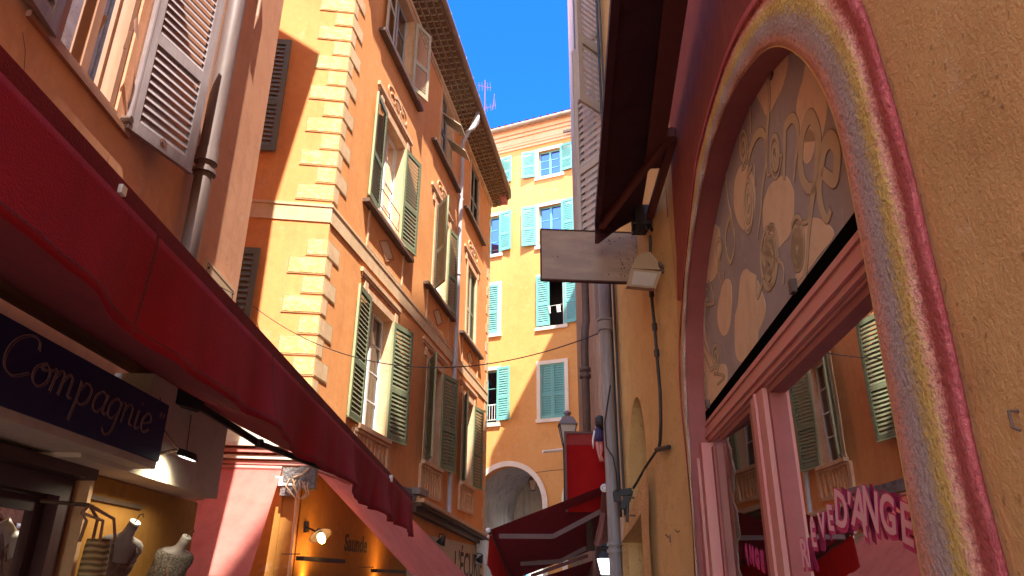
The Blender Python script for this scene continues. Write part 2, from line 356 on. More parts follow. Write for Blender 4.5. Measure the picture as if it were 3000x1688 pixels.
def rainbow():
    m, nt, b = newmat('rainbow_stucco'); at = nd(nt, 'ShaderNodeAttribute'); at.attribute_name = 'across'
    v = coords(nt); n1 = nd(nt, 'ShaderNodeTexNoise', Scale=60.0, Detail=4.0, Roughness=.75); nt.links.new(v, n1.inputs[0])
    n0 = nd(nt, 'ShaderNodeTexNoise', Scale=3.0, Detail=4.0); nt.links.new(v, n0.inputs[0])
    ad = nd(nt, 'ShaderNodeMath', operation='MULTIPLY_ADD'); nt.links.new(n1.outputs[0], ad.inputs[0]); ad.inputs[1].default_value = .50; nt.links.new(at.outputs['Fac'], ad.inputs[2])
    ad2 = nd(nt, 'ShaderNodeMath', operation='MULTIPLY_ADD'); nt.links.new(n0.outputs[0], ad2.inputs[0]); ad2.inputs[1].default_value = .10; nt.links.new(ad.outputs[0], ad2.inputs[2])
    sb = nd(nt, 'ShaderNodeMath', operation='SUBTRACT'); nt.links.new(ad2.outputs[0], sb.inputs[0]); sb.inputs[1].default_value = .30
    cr = nt.nodes.new('ShaderNodeValToRGB'); e = cr.color_ramp.elements
    stops = [(0, (.78,.38,.28)), (.12, (.76,.40,.30)), (.20, (.54,.40,.38)), (.36, (.50,.43,.40)), (.43, (.58,.44,.24)), (.52, (.68,.49,.13)), (.59, (.68,.44,.16)), (.66, (.72,.36,.24)), (.73, (.64,.26,.20)), (.79, (.48,.12,.11)), (.87, (.58,.16,.15)), (.95, (.52,.11,.11)), (1, (.42,.08,.08))]
    e[0].position = 0; e[0].color = (*stops[0][1], 1); e[1].position = 1; e[1].color = (*stops[-1][1], 1)
    for p, c in stops[1:-1]: q = e.new(p); q.color = (*c, 1)
    nt.links.new(sb.outputs[0], cr.inputs[0])
    n2 = nd(nt, 'ShaderNodeTexNoise', Scale=75.0, Detail=3.0, Roughness=.7); nt.links.new(v, n2.inputs[0])
    mr = nd(nt, 'ShaderNodeMapRange', **{'From Min': .52, 'From Max': .66, 'To Max': .42}); nt.links.new(n2.outputs[0], mr.inputs[0])
    c = mixc(nt, mr.outputs[0], cr.outputs[0], (.12,.07,.07))
    nt.links.new(c, b.inputs['Base Color']); b.inputs['Roughness'].default_value = .95; b.inputs['Specular IOR Level'].default_value = .05
    n3 = nd(nt, 'ShaderNodeTexNoise', Scale=48.0, Detail=4.0, Roughness=.65); nt.links.new(v, n3.inputs[0]); bump(nt, b, n3.outputs[0], 1.0, .016); return m
M['rainbow'] = rainbow()

# ------------------------------------------------------------------ wall planes
LW = Wall(-1.5, (-2.75, 0))                       # left town house
CO = Vector((-2.808, 10.0, 0))                    # corner of the orange house
A2 = Wall(9.7, (CO.x, CO.y)); A1 = Wall(82, (CO.x, CO.y))
BW = Wall(114, (0, 25))                           # yellow house that closes the street
R1 = Wall(5, (.85, 0), flip=True)                 # wall with the painted arch
S_BEND = R1.at(1990, 1000)[0]
_e = R1.pt(S_BEND, 0); R2 = Wall(-6, (_e.x, _e.y), flip=True)
S_END = R2.at(1800, 1000)[0]
_e = R2.pt(S_END, 0); R3 = Wall(3.0, (_e.x, _e.y), flip=True)

struct(MB().add([(-60,-60,0),(60,-60,0),(60,80,0),(-60,80,0)], [(0,1,2,3)]).build('ground', M['pave']))

# ------------------------------------------------------------------ shutters and windows
_cache = {}
def leaf_mesh(W_, H_, n_sl, th=.035, split=.42, kind='slat', colors=('green', 'greenlight')):
    key = (round(W_,3), round(H_,3), n_sl, colors, th)
    if key in _cache: return _cache[key]
    b = MB(); st = min(.085, W_*.15); rl = .10
    b.box(0, st, 0, th, 0, H_, 0); b.box(W_-st, W_, 0, th, 0, H_, 0)
    zs = [0, rl, H_*split-rl/2, H_*split+rl/2, H_-rl, H_]
    for z0, z1 in ((zs[0], zs[1]), (zs[2], zs[3]), (zs[4], zs[5])): b.box(st, W_-st, .002, th-.002, z0, z1, 0)
    b.box(-.006, W_+.006, -.006, th*.4, -.002, .022, 1); b.box(-.005, .012, -.006, th, .022, H_-.002, 1)
    for a0, a1 in ((zs[1], zs[2]), (zs[3], zs[4])):
        n = max(3, int(round(n_sl*(a1-a0)/H_))); p = (a1-a0)/n
        for i in range(n):
            z = a0 + p*(i+.08)
            b.hexa([(st,0.004,z),(W_-st,0.004,z),(W_-st,.010,z+.008),(st,.010,z+.008),
                    (st,th-.006,z+p*.86),(W_-st,th-.006,z+p*.86),(W_-st,th,z+p*.86+.008),(st,th,z+p*.86+.008)], 0)
    me = bpy.data.meshes.new('shutter'); me.from_pydata(b.v, [], b.f); me.polygons.foreach_set('material_index', b.mi)
    for c in colors: me.materials.append(M[c])
    bm = bmesh.new(); bm.from_mesh(me); bmesh.ops.recalc_face_normals(bm, faces=bm.faces); bm.to_mesh(me); bm.free()
    _cache[key] = me; return me
def leaf(parent, W, s, h, w_, h_, o=.05, ang=0, hinge='L', n=26, colors=('green', 'greenlight')):
    """hinge L: leaf extends to the reading right of s; hinge R: to the reading left. ang>0 swings the free edge out into the street"""
    me = leaf_mesh(w_, h_, n, colors=colors)
    if hinge == 'L': Mx = W.mat(s, h, o, -R(ang))
    else: Mx = W.mat(s, h, o, R(ang)) @ Matrix.Translation((-w_, 0, 0))
    return link('shutter', me, parent, Mx)
def casement(parent, W, s0, s1, h0, h1, o, col='whitep', gl='glass', cols=2, rows=4, curtain=None, th=.05, open_l=0):
    """two glazed sashes set in a reveal"""
    g = W; fr = MB(); t = .05
    for a, b_ in ((s0, s0+t), (s1-t, s1)): fr.wb(g, a, b_, h0, h1, o-th, o)
    fr.wb(g, s0+t, s1-t, h1-t, h1, o-th, o); fr.wb(g, s0+t, s1-t, h0, h0+t, o-th, o)
    mid = (s0+s1)/2; fr.wb(g, mid-.04, mid+.04, h0+t, h1-t, o-th-.002, o+.012)
    for a, b_ in ((s0+t, mid-.04), (mid+.04, s1-t)):
        for i in range(1, rows):
            z = h0+t + (h1-h0-2*t)*i/rows; fr.wb(g, a, b_, z-.012, z+.012, o-th+.01, o-.01)
    sash = fr.build('sash', M[col], parent)
    MB().add([W.pt(s0+t, h0+t, o-th+.02), W.pt(s1-t, h0+t, o-th+.02), W.pt(s1-t, h1-t, o-th+.02), W.pt(s0+t, h1-t, o-th+.02)], [(0,1,2,3)]).build('glass_pane', M[gl], parent)
    if curtain:
        c = MB(); n = 28; vs = []; a0, a1 = curtain
        for i in range(n+1):
            a = s0+t+(s1-s0-2*t)*(a0+(a1-a0)*i/n); oo = o-th-.06+.018*math.sin(i*1.9)
            vs += [W.pt(a, h0+t, oo), W.pt(a, h1-t, oo)]
        c.add(vs, [(2*i, 2*i+2, 2*i+3, 2*i+1) for i in range(n)]).build('curtain', M['curtain'], parent, smooth=True)
    return sash
def rect(s0, s1, h0, h1): return [(s0,h0),(s1,h0),(s1,h1),(s0,h1)]
exec_parts = True

# ================================================================== ORANGE CORNER HOUSE
ah = thing('corner_house', CO, 'tall orange corner house with painted yellow corner stones and olive shutters', 'house')
H_E = 13.62; LEN = 12.25
# windows on the street side: (s0, s1, h0, h1)
cols_ = [(1.92, 3.12), (5.72, 6.86), (9.18, 10.30)]
rows_ = [(3.98, 6.17), (7.88, 10.03), (11.62, 13.42)]
holes = []
for r_ in rows_:
    for c_ in cols_: holes.append(rect(c_[0], c_[1], r_[0], r_[1]))
MB().poly(A2, rect(0, LEN, 0, H_E+.5), holes, 0, .34, 0, 1).build('street_wall', [M['orange'], M['relief']], ah)
a1h = [rect(-2.75, -1.72, r_[0], r_[1]) for r_ in rows_]
MB().poly(A1, rect(-9, 0, 0, H_E+.5), a1h, 0, .3, 0, 1).build('alley_wall', [M['orange'], M['relief']], ah)
b = MB(); b.wb(A2, .9, LEN-.02, 0, H_E+.4, -9, -.9); b.build('rear_body', M['dark'], ah)
e = A2.pt(LEN, 0); ex = A2.pt(LEN, 0, -9)
MB().add([e, ex, ex+Vector((0,0,H_E+.5)), e+Vector((0,0,H_E+.5))], [(0,1,2,3)]).build('end_wall', M['orange'], ah)
# quoins
q = MB(); i = 0; top = 10.465+.31*9
def course(zt, wide):
    z0, z1 = zt-.283, zt
    wa, wb_ = (.555, .20) if wide else (.30, .47)
    ja = random.uniform(-.02, .02)
    j2 = random.uniform(-.008, .008); q.wb(A1, -wa+ja, .014, z0+j2, z1, 0, .012, 1); q.wb(A1, -wa+ja+.025, .0, z0+.022+j2, z1-.022, .0125, .017, 0)
    q.wb(A2, .0, wb_+ja, z0+j2, z1, .0, .012, 1); q.wb(A2, .02, wb_+ja-.025, z0+.022+j2, z1-.022, .0125, .016, 2)
zt = 10.465+.31*9; wide = False
while zt > 3.6:
    if not (6.66 < zt-.14 < 7.02) and not (6.70 < zt < 7.2): course(zt, wide)
    zt -= .3108; wide = not wide
q.build('corner_stones', [M['quoin'], M['quoinedge'], M['band']], ah)
# string course
b = MB(); b.wb(A1, -9, .016, 6.70, 6.98, 0, .016); b.wb(A1, -9, .03, 6.955, 7.0, .017, .03)
b.wb(A2, .0, LEN, 6.70, 6.98, 0, .016); b.wb(A2, -.0, LEN, 6.955, 7.0, .017, .03); b.wb(A2, .0, LEN, 6.68, 6.715, .017, .026)
b.build('string_course', M['band'], ah)
# far corner stones
b = MB()
for k in range(44):
    z = .5+.31*k
    if k % 2: b.wb(A2, LEN-.42, LEN, z, z+.285, 0, .012)
    else: b.wb(A2, LEN-.2, LEN, z, z+.285, 0, .012)
b.build('far_corner_stones', M['band'], ah)
# window dressing and windows, street side
def dress(W, s0, s1, h0, h1, row, parent):
    b = MB(); t = .14
    b.wb(W, s0-t, s0, h0-.02, h1+t, 0, .02); b.wb(W, s1, s1+t, h0-.02, h1+t, 0, .02); b.wb(W, s0, s1, h1, h1+t, 0, .02)
    b.wb(W, s0-t-.05, s1+t+.05, h0-.10, h0-.021, 0, .10)
    if row < 2:
        z = h1+t+.12
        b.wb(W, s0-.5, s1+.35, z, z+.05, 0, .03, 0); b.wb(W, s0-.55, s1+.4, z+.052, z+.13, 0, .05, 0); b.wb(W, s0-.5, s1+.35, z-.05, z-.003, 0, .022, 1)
        for sx in (s0-.35, s1+.1): b.wb(W, sx, sx+.16, h1+.02, z-.052, 0.0, .03)
    if row == 1:
        zc = h1+t+.3; mid = (s0+s1)/2
        for sgn in (-1, 1):
            pts = []
            for i in range(40):
                a = i/39*2.6*math.pi; rr = .05+.19*i/39
                pts.append((mid+sgn*(.34+rr*math.cos(a)*1.3), zc+.18+rr*math.sin(a)*.8))
            b.ribbon(W, pts, .035, 0, .02, 0)
        b.ribbon(W, [(mid-.30+.6*i/20, zc+.2+.12*math.sin(math.pi*i/20)) for i in range(21)], .06, 0, .026, 0)
        b.slab(W, [(mid+.12*math.cos(a*math.pi/8), zc+.24+.17*math.sin(a*math.pi/8)) for a in range(16)], 0, .018, 1)
        # apron with a lozenge
        y0, y1 = 7.02, h0-.12
        for a, c in ((s0-.42, s0-.36), (s1+.36, s1+.42)): b.wb(W, a, c, y0, y1, 0, .025)
        b.wb(W, s0-.36, s1+.36, y0, y0+.05, 0, .025)
        b.ribbon(W, [(mid-.42, (y0+y1)/2), (mid, y1-.16), (mid+.42, (y0+y1)/2), (mid, y0+.15)], .035, 0, .018, 1, closed=True)
        b.slab(W, [(mid-.36, (y0+y1)/2), (mid, y1-.2), (mid+.36, (y0+y1)/2), (mid, y0+.19)], 0, .012, 2)
    if row == 0:
        y1 = h0-.11; y0 = y1-.62
        b.wb(W, s0-.3, s1+.3, y1-.05, y1, 0, .06); b.wb(W, s0-.3, s1+.3, y0, y0+.05, 0, .05)
        b.wb(W, s0-.3, s0-.16, y0+.05, y1-.05, 0, .05); b.wb(W, s1+.16, s1+.3, y0+.05, y1-.05, 0, .05)
        n = 7; span = s1-s0+.2
        for i in range(n):
            c = s0-.1+span*(i+.5)/n; prof = [(0,.05),(.06,.05),(.08,.025),(.16,.02),(.26,.055),(.36,.05),(.42,.02),(.46,.05),(.52,.05)]
            b.slab(W, [(c-r, y0+.05+z*.99) for z, r in prof]+[(c+r, y0+.05+z*.99) for z, r in prof[::-1]], 0, .03, 0)
            b.slab(W, [(c+.06, y0+.06), (c+.085, y0+.06), (c+.085, y1-.06), (c+.06, y1-.06)], 0, .008, 1)
    return b.build('window', [M['relief'], M['reliefline'], M['band']], parent)
for ri, (h0, h1) in enumerate(rows_):
    for ci, (s0, s1) in enumerate(cols_):
        wn = dress(A2, s0, s1, h0, h1, ri, ah)
        cur = {(0,0): (.0, 1.0), (0,1): (.25, .9), (1,0): (.0, .42), (0,2): (0,.5)}.get((ri, ci))
        if not (ri == 1 and ci == 2):
            casement(wn, A2, s0, s1, h0, h1, -.16, rows=4 if ri < 2 else 3, curtain=cur, col='whitep' if ri < 2 else 'greybl')
        H_ = h1-h0+.04; z = h0-.03; cs = ('green', 'greenlight') if ri < 2 else ('cream', 'cream')
        lw = .70
        if (ri, ci) == (0, 0): leaf(wn, A2, s0-.02, z, lw, H_, .05, 4, 'R', 27); leaf(wn, A2, s1+.02, z, lw+.05, H_, .05, 12, 'L', 27)
        elif (ri, ci) == (1, 0): leaf(wn, A2, s0-.02, z, lw, H_, .05, 5, 'R', 27); leaf(wn, A2, s1+.02, z, lw, H_, .05, 10, 'L', 27)
        elif (ri, ci) == (2, 0): leaf(wn, A2, s0-.02, z, .58, H_, .05, 6, 'R', 27, cs); leaf(wn, A2, s1+.04, z, .57, H_, .06, 21, 'L', 27, cs)
        elif (ri, ci) == (1, 1): leaf(wn, A2, s0-.02, z, .60, H_, .06, 38, 'R', 27, ('greydark', 'greenlight')); leaf(wn, A2, s1+.02, z, lw-.1, H_, .05, 8, 'L', 27)
        elif (ri, ci) == (0, 1): leaf(wn, A2, s0-.02, z, .60, H_, .06, 28, 'R', 27); leaf(wn, A2, s1+.02, z, lw+.05, H_, .05, 14, 'L', 27)
        elif (ri, ci) == (1, 2):
            leaf(wn, A2, s0, z, .57, H_, -.04, 0, 'L', 27, ('cream', 'cream')); leaf(wn, A2, s1, z, .54, H_, -.04, 0, 'R', 27, ('green', 'cream'))
        elif (ri, ci) == (0, 2): leaf(wn, A2, s0-.02, z, .60, H_, .06, 20, 'R', 27); leaf(wn, A2, s1+.02, z, lw, H_, .05, 10, 'L', 27)
        elif (ri, ci) == (2, 1):
            leaf(wn, A2, s0, z, .57, H_, -.03, 0, 'L', 27, ('greydark', 'greydark'))
            # flaps pushed out on stays
            for k_, (sa, hz) in enumerate(((s0, 12.75), (s0+.56, 12.35))):
                f_ = MB(); p0 = A2.pt(sa, hz, .02); p1 = A2.pt(sa+.02, hz-.42, .52); d_ = A2.u*.54
                up_ = Vector((0,0,.03)); f_.hexa([p0, p0+d_, p1+d_, p1, p0+up_, p0+d_+up_, p1+d_+up_, p1+up_])
                f_.build('shutter_flap', M['cream'], wn)
        else:
            leaf(wn, A2, s0, z, .56, H_, -.03, 0, 'L', 27, ('greydark', 'greydark')); leaf(wn, A2, s1, z, .55, H_, -.03, 0, 'R', 27, ('greydark', 'greydark'))
        if ri > 0:
            b = MB(); b.wb(A2, s0-.75, s1+.72, h0-.17, h0-.103, 0, .13); b.build('dark_sill', M['iron'], wn)
# little railing in the middle window
b = MB()
for z in (8.05, 8.42): b.tube([A2.pt(1.95, z, .02), A2.pt(3.08, z, .02)], .009, 6)
for k in range(3): b.tube([A2.pt(1.97+.55*k, 8.05, .02), A2.pt(1.97+.55*k, 8.42, .02)], .008, 6)
b.build('window_rail', M['iron'], ah)
# alley side windows: only their right leaves show
for ri, (h0, h1) in enumerate(rows_):
    s0, s1 = -2.75, -1.72
    b = MB(); b.wb(A1, s0-.1, s1+.12, h1, h1+.12, 0, .02); b.wb(A1, s0-.5, s1+.5, h1+.42, h1+.50, 0, .12); b.wb(A1, s0-.4, s1+.42, h1+.30, h1+.418, 0, .07); b.wb(A1, s0-.1, s1+.1, h0-.1, h0-.01, 0, .09)
    wn = b.build('window', [M['relief']], ah)
    leaf(wn, A1, s1+.03, h0-.02, .74, h1-h0+.02, .05, 2, 'L', 26, ('greydark', 'greydark')); leaf(wn, A1, s0-.03, h0-.02, .74, h1-h0+.02, .05, 2, 'R', 26, ('greydark', 'greydark'))
    casement(wn, A1, s0, s1, h0, h1, -.15)
# eave of stacked tiles, gutter
b = MB(); NT = 58
for r_ in range(4):
    z0 = H_E + .03 + .095*r_; o1 = .17+.13*r_
    b.wb(A2, -.0-.1*r_, LEN+.12*r_+.05, z0+.075, z0+.095, 0, o1, 1)
    for i in range(NT+1):
        s = (i+.5*(r_ % 2))*(LEN+.3)/NT-.1; rr = .088
        pr = [(s+rr*math.cos(math.pi*a/6), z0+.074-rr*.78*math.sin(math.pi*a/6)) for a in range(7)]
        b.slab(A2, pr, o1-.16 if r_ else 0, o1-.004+random.uniform(-.008,.008), 0)
        b.wb(A2, s+rr, s+rr+.02, z0, z0+.075, 0, o1-.02, 1)
    b.wb(A1, -9, .02+.1*r_, z0+.0, z0+.095, 0, o1, 0 if r_ % 2 else 1)
b.build('tile_eave', [M['tile'], M['mortar']], ah)
b = MB(); b.wb(A2, -.1, LEN, H_E-.10, H_E+.02, 0, .07); b.wb(A2, -.1, LEN, H_E-.16, H_E-.102, 0, .035); b.wb(A1, -9, .07, H_E-.1, H_E+.02, 0, .07)
b.build('eave_moulding', M['band'], ah)
b = MB(); z = 14.05
pts = [A2.pt(-.6, z, .64), A2.pt(LEN-.1, z, .64), A2.pt(LEN+.35, z, .58), A2.pt(LEN+.55, z, .35), A2.pt(LEN+.6, z, 0), A2.pt(LEN+.6, z, -1)]
b.tube(pts, .075, 10)
for k in range(16): p_ = A2.pt(-.3+.8*k, z, .64); b.tube([p_-A2.u*.012, p_+A2.u*.012], .084, 10)
g_ = b.build('gutter', M['gutter'], ah); sharp(g_)
b = MB(); b.hexa([A2.pt(-.7,14.02,.6),A2.pt(LEN+.5,14.02,.6),A2.pt(LEN+.5,16.2,-5),A2.pt(-.7,16.2,-5),A2.pt(-.7,14.1,.6),A2.pt(LEN+.5,14.1,.6),A2.pt(LEN+.5,16.3,-5),A2.pt(-.7,16.3,-5)])
b.wb(A2, LEN-.1, LEN+.5, H_E+.2, 14.03, -3, .5); b.hexa([A1.pt(-9,14.0,.55),A1.pt(.2,14.0,.55),A1.pt(.2,14.1,.55),A1.pt(-9,14.1,.55),A1.pt(-9,14.0,-1),A1.pt(.2,14.0,-1),A1.pt(.2,14.1,-1),A1.pt(-9,14.1,-1)])
b.build('roof', M['rooftile'], ah)
# drain pipe
b = MB(); sp = 7.68
pts = [A2.pt(sp-.15, 14.0, .55), A2.pt(sp-.1, 13.55, .35), A2.pt(sp-.05, 13.1, .10), A2.pt(sp, 12.6, .09), A2.pt(sp+.05, 9.0, .09), A2.pt(sp+.08, 6.5, .09), A2.pt(sp+.02, 4.2, .09), A2.pt(sp-.02, 2.9, .1)]
b.tube(pts, .058, 12)
for z in (11.3, 9.1, 6.6, 4.6): b.tube([A2.pt(sp+.04, z-.03, .09), A2.pt(sp+.04, z+.03, .09)], .072, 12)
sharp(b.build('drainpipe', M['wzinc'], ah))
# cornice over the shops
b = MB()
s0, s1, z0, z1 = 4.9, LEN+.25, 3.07, 2.70
def sl(o0, o1, d0, d1, k):
    b.hexa([A2.pt(s0,z0+d0,o0),A2.pt(s1,z1+d0,o0),A2.pt(s1,z1+d1,o0),A2.pt(s0,z0+d1,o0),A2.pt(s0,z0+d0,o1),A2.pt(s1,z1+d0,o1),A2.pt(s1,z1+d1,o1),A2.pt(s0,z0+d1,o1)], k)
sl(0, .30, -.03, .04, 0); sl(0, .24, -.10, -.031, 1); sl(0, .14, -.22, -.101, 1); sl(0, .2, .041, .09, 0)
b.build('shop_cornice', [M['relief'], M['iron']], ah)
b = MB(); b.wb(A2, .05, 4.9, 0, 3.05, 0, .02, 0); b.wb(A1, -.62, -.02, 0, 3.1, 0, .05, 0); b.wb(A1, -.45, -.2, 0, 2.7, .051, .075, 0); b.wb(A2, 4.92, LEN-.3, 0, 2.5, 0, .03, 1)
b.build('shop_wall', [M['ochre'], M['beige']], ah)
b = MB(); b.wb(A1, -3, .05, 3.28, 3.9, 0, .05, 0)
for k, z in enumerate((3.02, 3.09, 3.17, 3.25)): b.wb(A1, -3, .1, z, z+.045, 0, .10+.03*k, 1 if k % 2 == 0 else 2)
b.wb(A2, .1, 4.9, 3.05, 3.16, 0, .14, 3); b.wb(A2, .1, 4.9, 3.161, 3.26, 0, .08, 3)
b.build('shop_frieze', [M['white'], M['pink'], M['white'], M['rock']], ah)

# ================================================================== YELLOW HOUSE AT THE END
bh = thing('yellow_house', BW.pt(0, 0), 'sunlit yellow house with turquoise shutters and an arched passage closing the street', 'house')
def arch_loop(c, zc, r, z0, n=28): return [(c-r, z0)] + [(c-r*math.cos(math.pi*i/n), zc+r*math.sin(math.pi*i/n)) for i in range(n+1)] + [(c+r, z0)]
bc = [(-6.65,-5.75), (-4.1,-3.2), (-1.45, -.55), (1.10, 2.0), (3.65, 4.55)]
br = [(6.74, 8.63), (10.02, 11.92), (13.22, 14.85), (16.15, 17.30)]
holes = [rect(a, c, h0, h1) for h0, h1 in br for a, c in bc]
ar = [arch_loop(-.12, 3.95, 1.27, 0), arch_loop(3.25, 3.95, 1.27, 0)]
MB().poly(BW, rect(-9, 9, 0, 17.9), holes+ar, 0, .35, 0, 0).build('front_wall', [M['yellow']], bh)
b = MB(); b.wb(BW, -9, 9, 5.8, 18.6, -8, -1.2); b.build('rear_body', M['dark'], bh)
for c in (-.12, 3.25):
    o_ = arch_loop(c, 3.95, 1.44, 0); i_ = arch_loop(c, 3.95, 1.27, 0)
    b = MB(); n = len(o_)
    v = [BW.pt(a, h, .03) for a, h in o_]+[BW.pt(a, h, .03) for a, h in i_]+[BW.pt(a, h, 0) for a, h in o_]+[BW.pt(a, h, -.05) for a, h in i_]
    f = []
    for i in range(n-1): f += [(i,i+1,n+i+1,n+i), (i,2*n+i,2*n+i+1,i+1), (n+i,n+i+1,3*n+i+1,3*n+i)]
    b.add(v, f).build('arch_surround', M['white'], bh)
# passage behind the arches: groin-like vault, side wall, far arch open to a pale court
b = MB(); n = 16
for c in (-.12, 3.25):
    L = arch_loop(c, 3.95, 1.5, 0, n)
    v = [BW.pt(a, h, -.36) for a, h in L]+[BW.pt(a+.0, h, -4.0) for a, h in L]; k = len(L)
    b.add(v, [(i,i+1,k+i+1,k+i) for i in range(k-1)])
for c in (-.12,):
    for i in range(n):
        pass
b.build('passage_vault', M['vault'], bh)
rs_ = BW.at(1530, 1500, -4.0)[0]+1.15; hol = arch_loop(rs_, 3.05, 1.15, 0)
MB().poly(BW, rect(-2.5, 5.5, 0, 5.6), [hol], -4.0, .4, 0).build('passage_rear_wall', M['vault'], bh)
b = MB(); pr = [BW.pt(rs_+1.15*math.cos(math.pi*i/20), 3.05+1.15*math.sin(math.pi*i/20), -3.97) for i in range(21)]; b.tube(pr, .06, 8); b.build('passage_rear_arch', M['white'], bh, smooth=True)
b = MB(); b.tube([BW.pt(-1.3, 3.2, -.5), BW.pt(1.1, 3.2, -.5)], .03, 6); b.build('tie_rod', M['iron'], bh)
struct(MB().wb(BW, -6, 10, 0, 9, -16.2, -16).build('backdrop_wall', M['white']))
# windows
for ri, (h0, h1) in enumerate(br):
    for ci, (s0, s1) in enumerate(bc):
        if ci in (0, 1, 4) and ri == 0 and ci == 0: pass
        b = MB(); t = .13; 
        b.wb(BW, s0-t, s0, h0-.02, h1+t, 0, .03); b.wb(BW, s1, s1+t, h0-.02, h1+t, 0, .03); b.wb(BW, s0, s1, h1, h1+t, 0, .03); b.wb(BW, s0-t-.03, s1+t+.03, h0-.14, h0-.021, 0, .07)
        wn = b.build('window', M['white'], bh)
        key = (ri, ci); lw, tc = .56, ('turq', 'turq'); H_ = h1-h0+.02
        if key in ((1, 2),):
            leaf(wn, BW, s0+.01, h0, .44, H_, .0, 2, 'L', 22, tc); leaf(wn, BW, s1+.02, h0, .50, H_, .02, 4, 'R', 22, tc)
        elif key == (1, 3):
            leaf(wn, BW, s0-.10, h0+.02, .50, H_, .09, -3, 'L', 22, tc); leaf(wn, BW, s1+.56, h0+.02, .54, H_, .09, -6, 'R', 22, tc)
        elif key == (0, 3):
            leaf(wn, BW, s0+.0, h0, .45, H_, .0, 0, 'L', 22, tc); leaf(wn, BW, s1-.0, h0, .45, H_, .0, 0, 'R', 22, tc)
        else:
            leaf(wn, BW, s0-.10, h0+.05, lw, H_, .06, 8, 'R', 22, tc); leaf(wn, BW, s1+.02, h0+.05, lw-.04, H_, .06, 8, 'L', 22, tc)
        if key not in ((0, 3), (1, 2), (1, 3)):
            casement(wn, BW, s0, s1, h0, h1, -.12, col='turq', gl='skyglass', rows=3)
        if key in ((2, 3), (2, 2), (0, 2)):
            b = MB(); z = h0+.62 if ri == 0 else h0+.12
            b.tube([BW.pt(s0, z, .06), BW.pt(s1, z, .06)], .014, 6)
            if ri == 0:
                b.tube([BW.pt(s0, h0+.08, .06), BW.pt(s1, h0+.08, .06)], .014, 6)
                for k in range(9): b.tube([BW.pt(s0+.05+.1*k, h0+.08, .06), BW.pt(s0+.05+.1*k, z, .06)], .010, 5)
            b.build('window_rail', M['whitep'] if ri == 0 else M['iron'], wn)
b = MB()
for k, (z0, z1, o) in enumerate(((17.62,17.72,.05),(17.74,17.82,.09),(17.84,18.10,.11),(18.10,18.24,.17),(18.24,18.42,.24),(18.42,18.52,.31))): b.wb(BW, -9, 9, z0, z1+.02 if k in (0,1) else z1, 0, o)
b.build('cornice', M['cornice'], bh)
b = MB(); b.tube([BW.pt(-9, 18.50, .42), BW.pt(9, 18.50, .42)], .09, 10)
for k in range(20): b.tube([BW.pt(-8.6+.9*k, 18.50, .42), BW.pt(-8.57+.9*k, 18.50, .42)], .10, 10)
b.build('gutter', M['gutter'], bh, smooth=True)
b = MB(); n = 60; vs = []
for i in range(n*4+1):
    s = -9+18*i/(n*4); dz = .03+.11*abs(math.sin(math.pi*i/4))
    vs += [BW.pt(s, 18.56+dz, .40), BW.pt(s, 20.1+dz, -5)]
b.add(vs, [(2*i,2*i+2,2*i+3,2*i+1) for i in range(n*4)]); b.wb(BW, -9, 9, 18.3, 18.55, -6, .2)
b.build('roof', M['rooftile'], bh)
b = MB(); b.wb(BW, .55, .80, 18.03, 18.08, .2, .9) if False else None
tm = MB(); sa, ha = BW.at(1650, 386, .3); tm.wb(BW, sa, sa+1.0, ha-.05, ha+.05, .25, .33); tm.build('timber_bracket', M['iron'], bh)

# ================================================================== LEFT HOUSE
END = 7.24
lh = thing('left_house', LW.pt(0, 0), 'terracotta plastered house at the alley corner with a grey shutter and drainpipe', 'house')
ws0, ws1, wh0, wh1 = 3.60, 4.40, 4.70, 6.75
lp = [(-4, 0), (2.2, 0), (2.2, 2.2), (4.90, 2.2), (4.90, 0), (7.06, 0), (7.06, 2.3), (END, 2.3), (END, 14.0), (-4, 14.0)]
lholes = [rect(ws0, ws1, wh0, wh1)] + [rect(ws0, ws1, z, z+2.05) for z in (8.1, 11.4)] + [rect(-.2, .8, z, z+2.05) for z in (4.7, 8.1, 11.4)]
MB().poly(LW, lp, lholes, 0, .16, 0, 0).build('street_wall', M['terra'], lh)
b = MB(); e = LW.pt(END, 0); f_ = LW.pt(END, 0, -8)
b.add([e+Vector((0,0,2.3)), f_+Vector((0,0,2.3)), f_+Vector((0,0,14)), e+Vector((0,0,14))], [(0,1,2,3)]); b.add([LW.pt(7.06,0), LW.pt(7.06,0,-8), LW.pt(7.06,2.3,-8), LW.pt(7.06,2.3)], [(0,1,2,3)]); b.add([LW.pt(7.06,2.3), LW.pt(END,2.3), LW.pt(END,2.3,-8), LW.pt(7.06,2.3,-8)], [(0,1,2,3)]); b.build('alley_wall', M['terra'], lh)
MB().wb(LW, -4, END-.05, 3.4, 13.95, -8, -.9).build('rear_body', M['dark'], lh)
b = MB(); b.hexa([LW.pt(-4,13.95,.30),LW.pt(END+.3,13.95,.30),LW.pt(END+.3,16,-5),LW.pt(-4,16,-5),LW.pt(-4,14.15,.30),LW.pt(END+.3,14.15,.30),LW.pt(END+.3,16.2,-5),LW.pt(-4,16.2,-5)])
b.wb(LW, -4, END+.15, 13.7, 13.94, 0, .2); b.build('roof', M['rooftile'], lh)
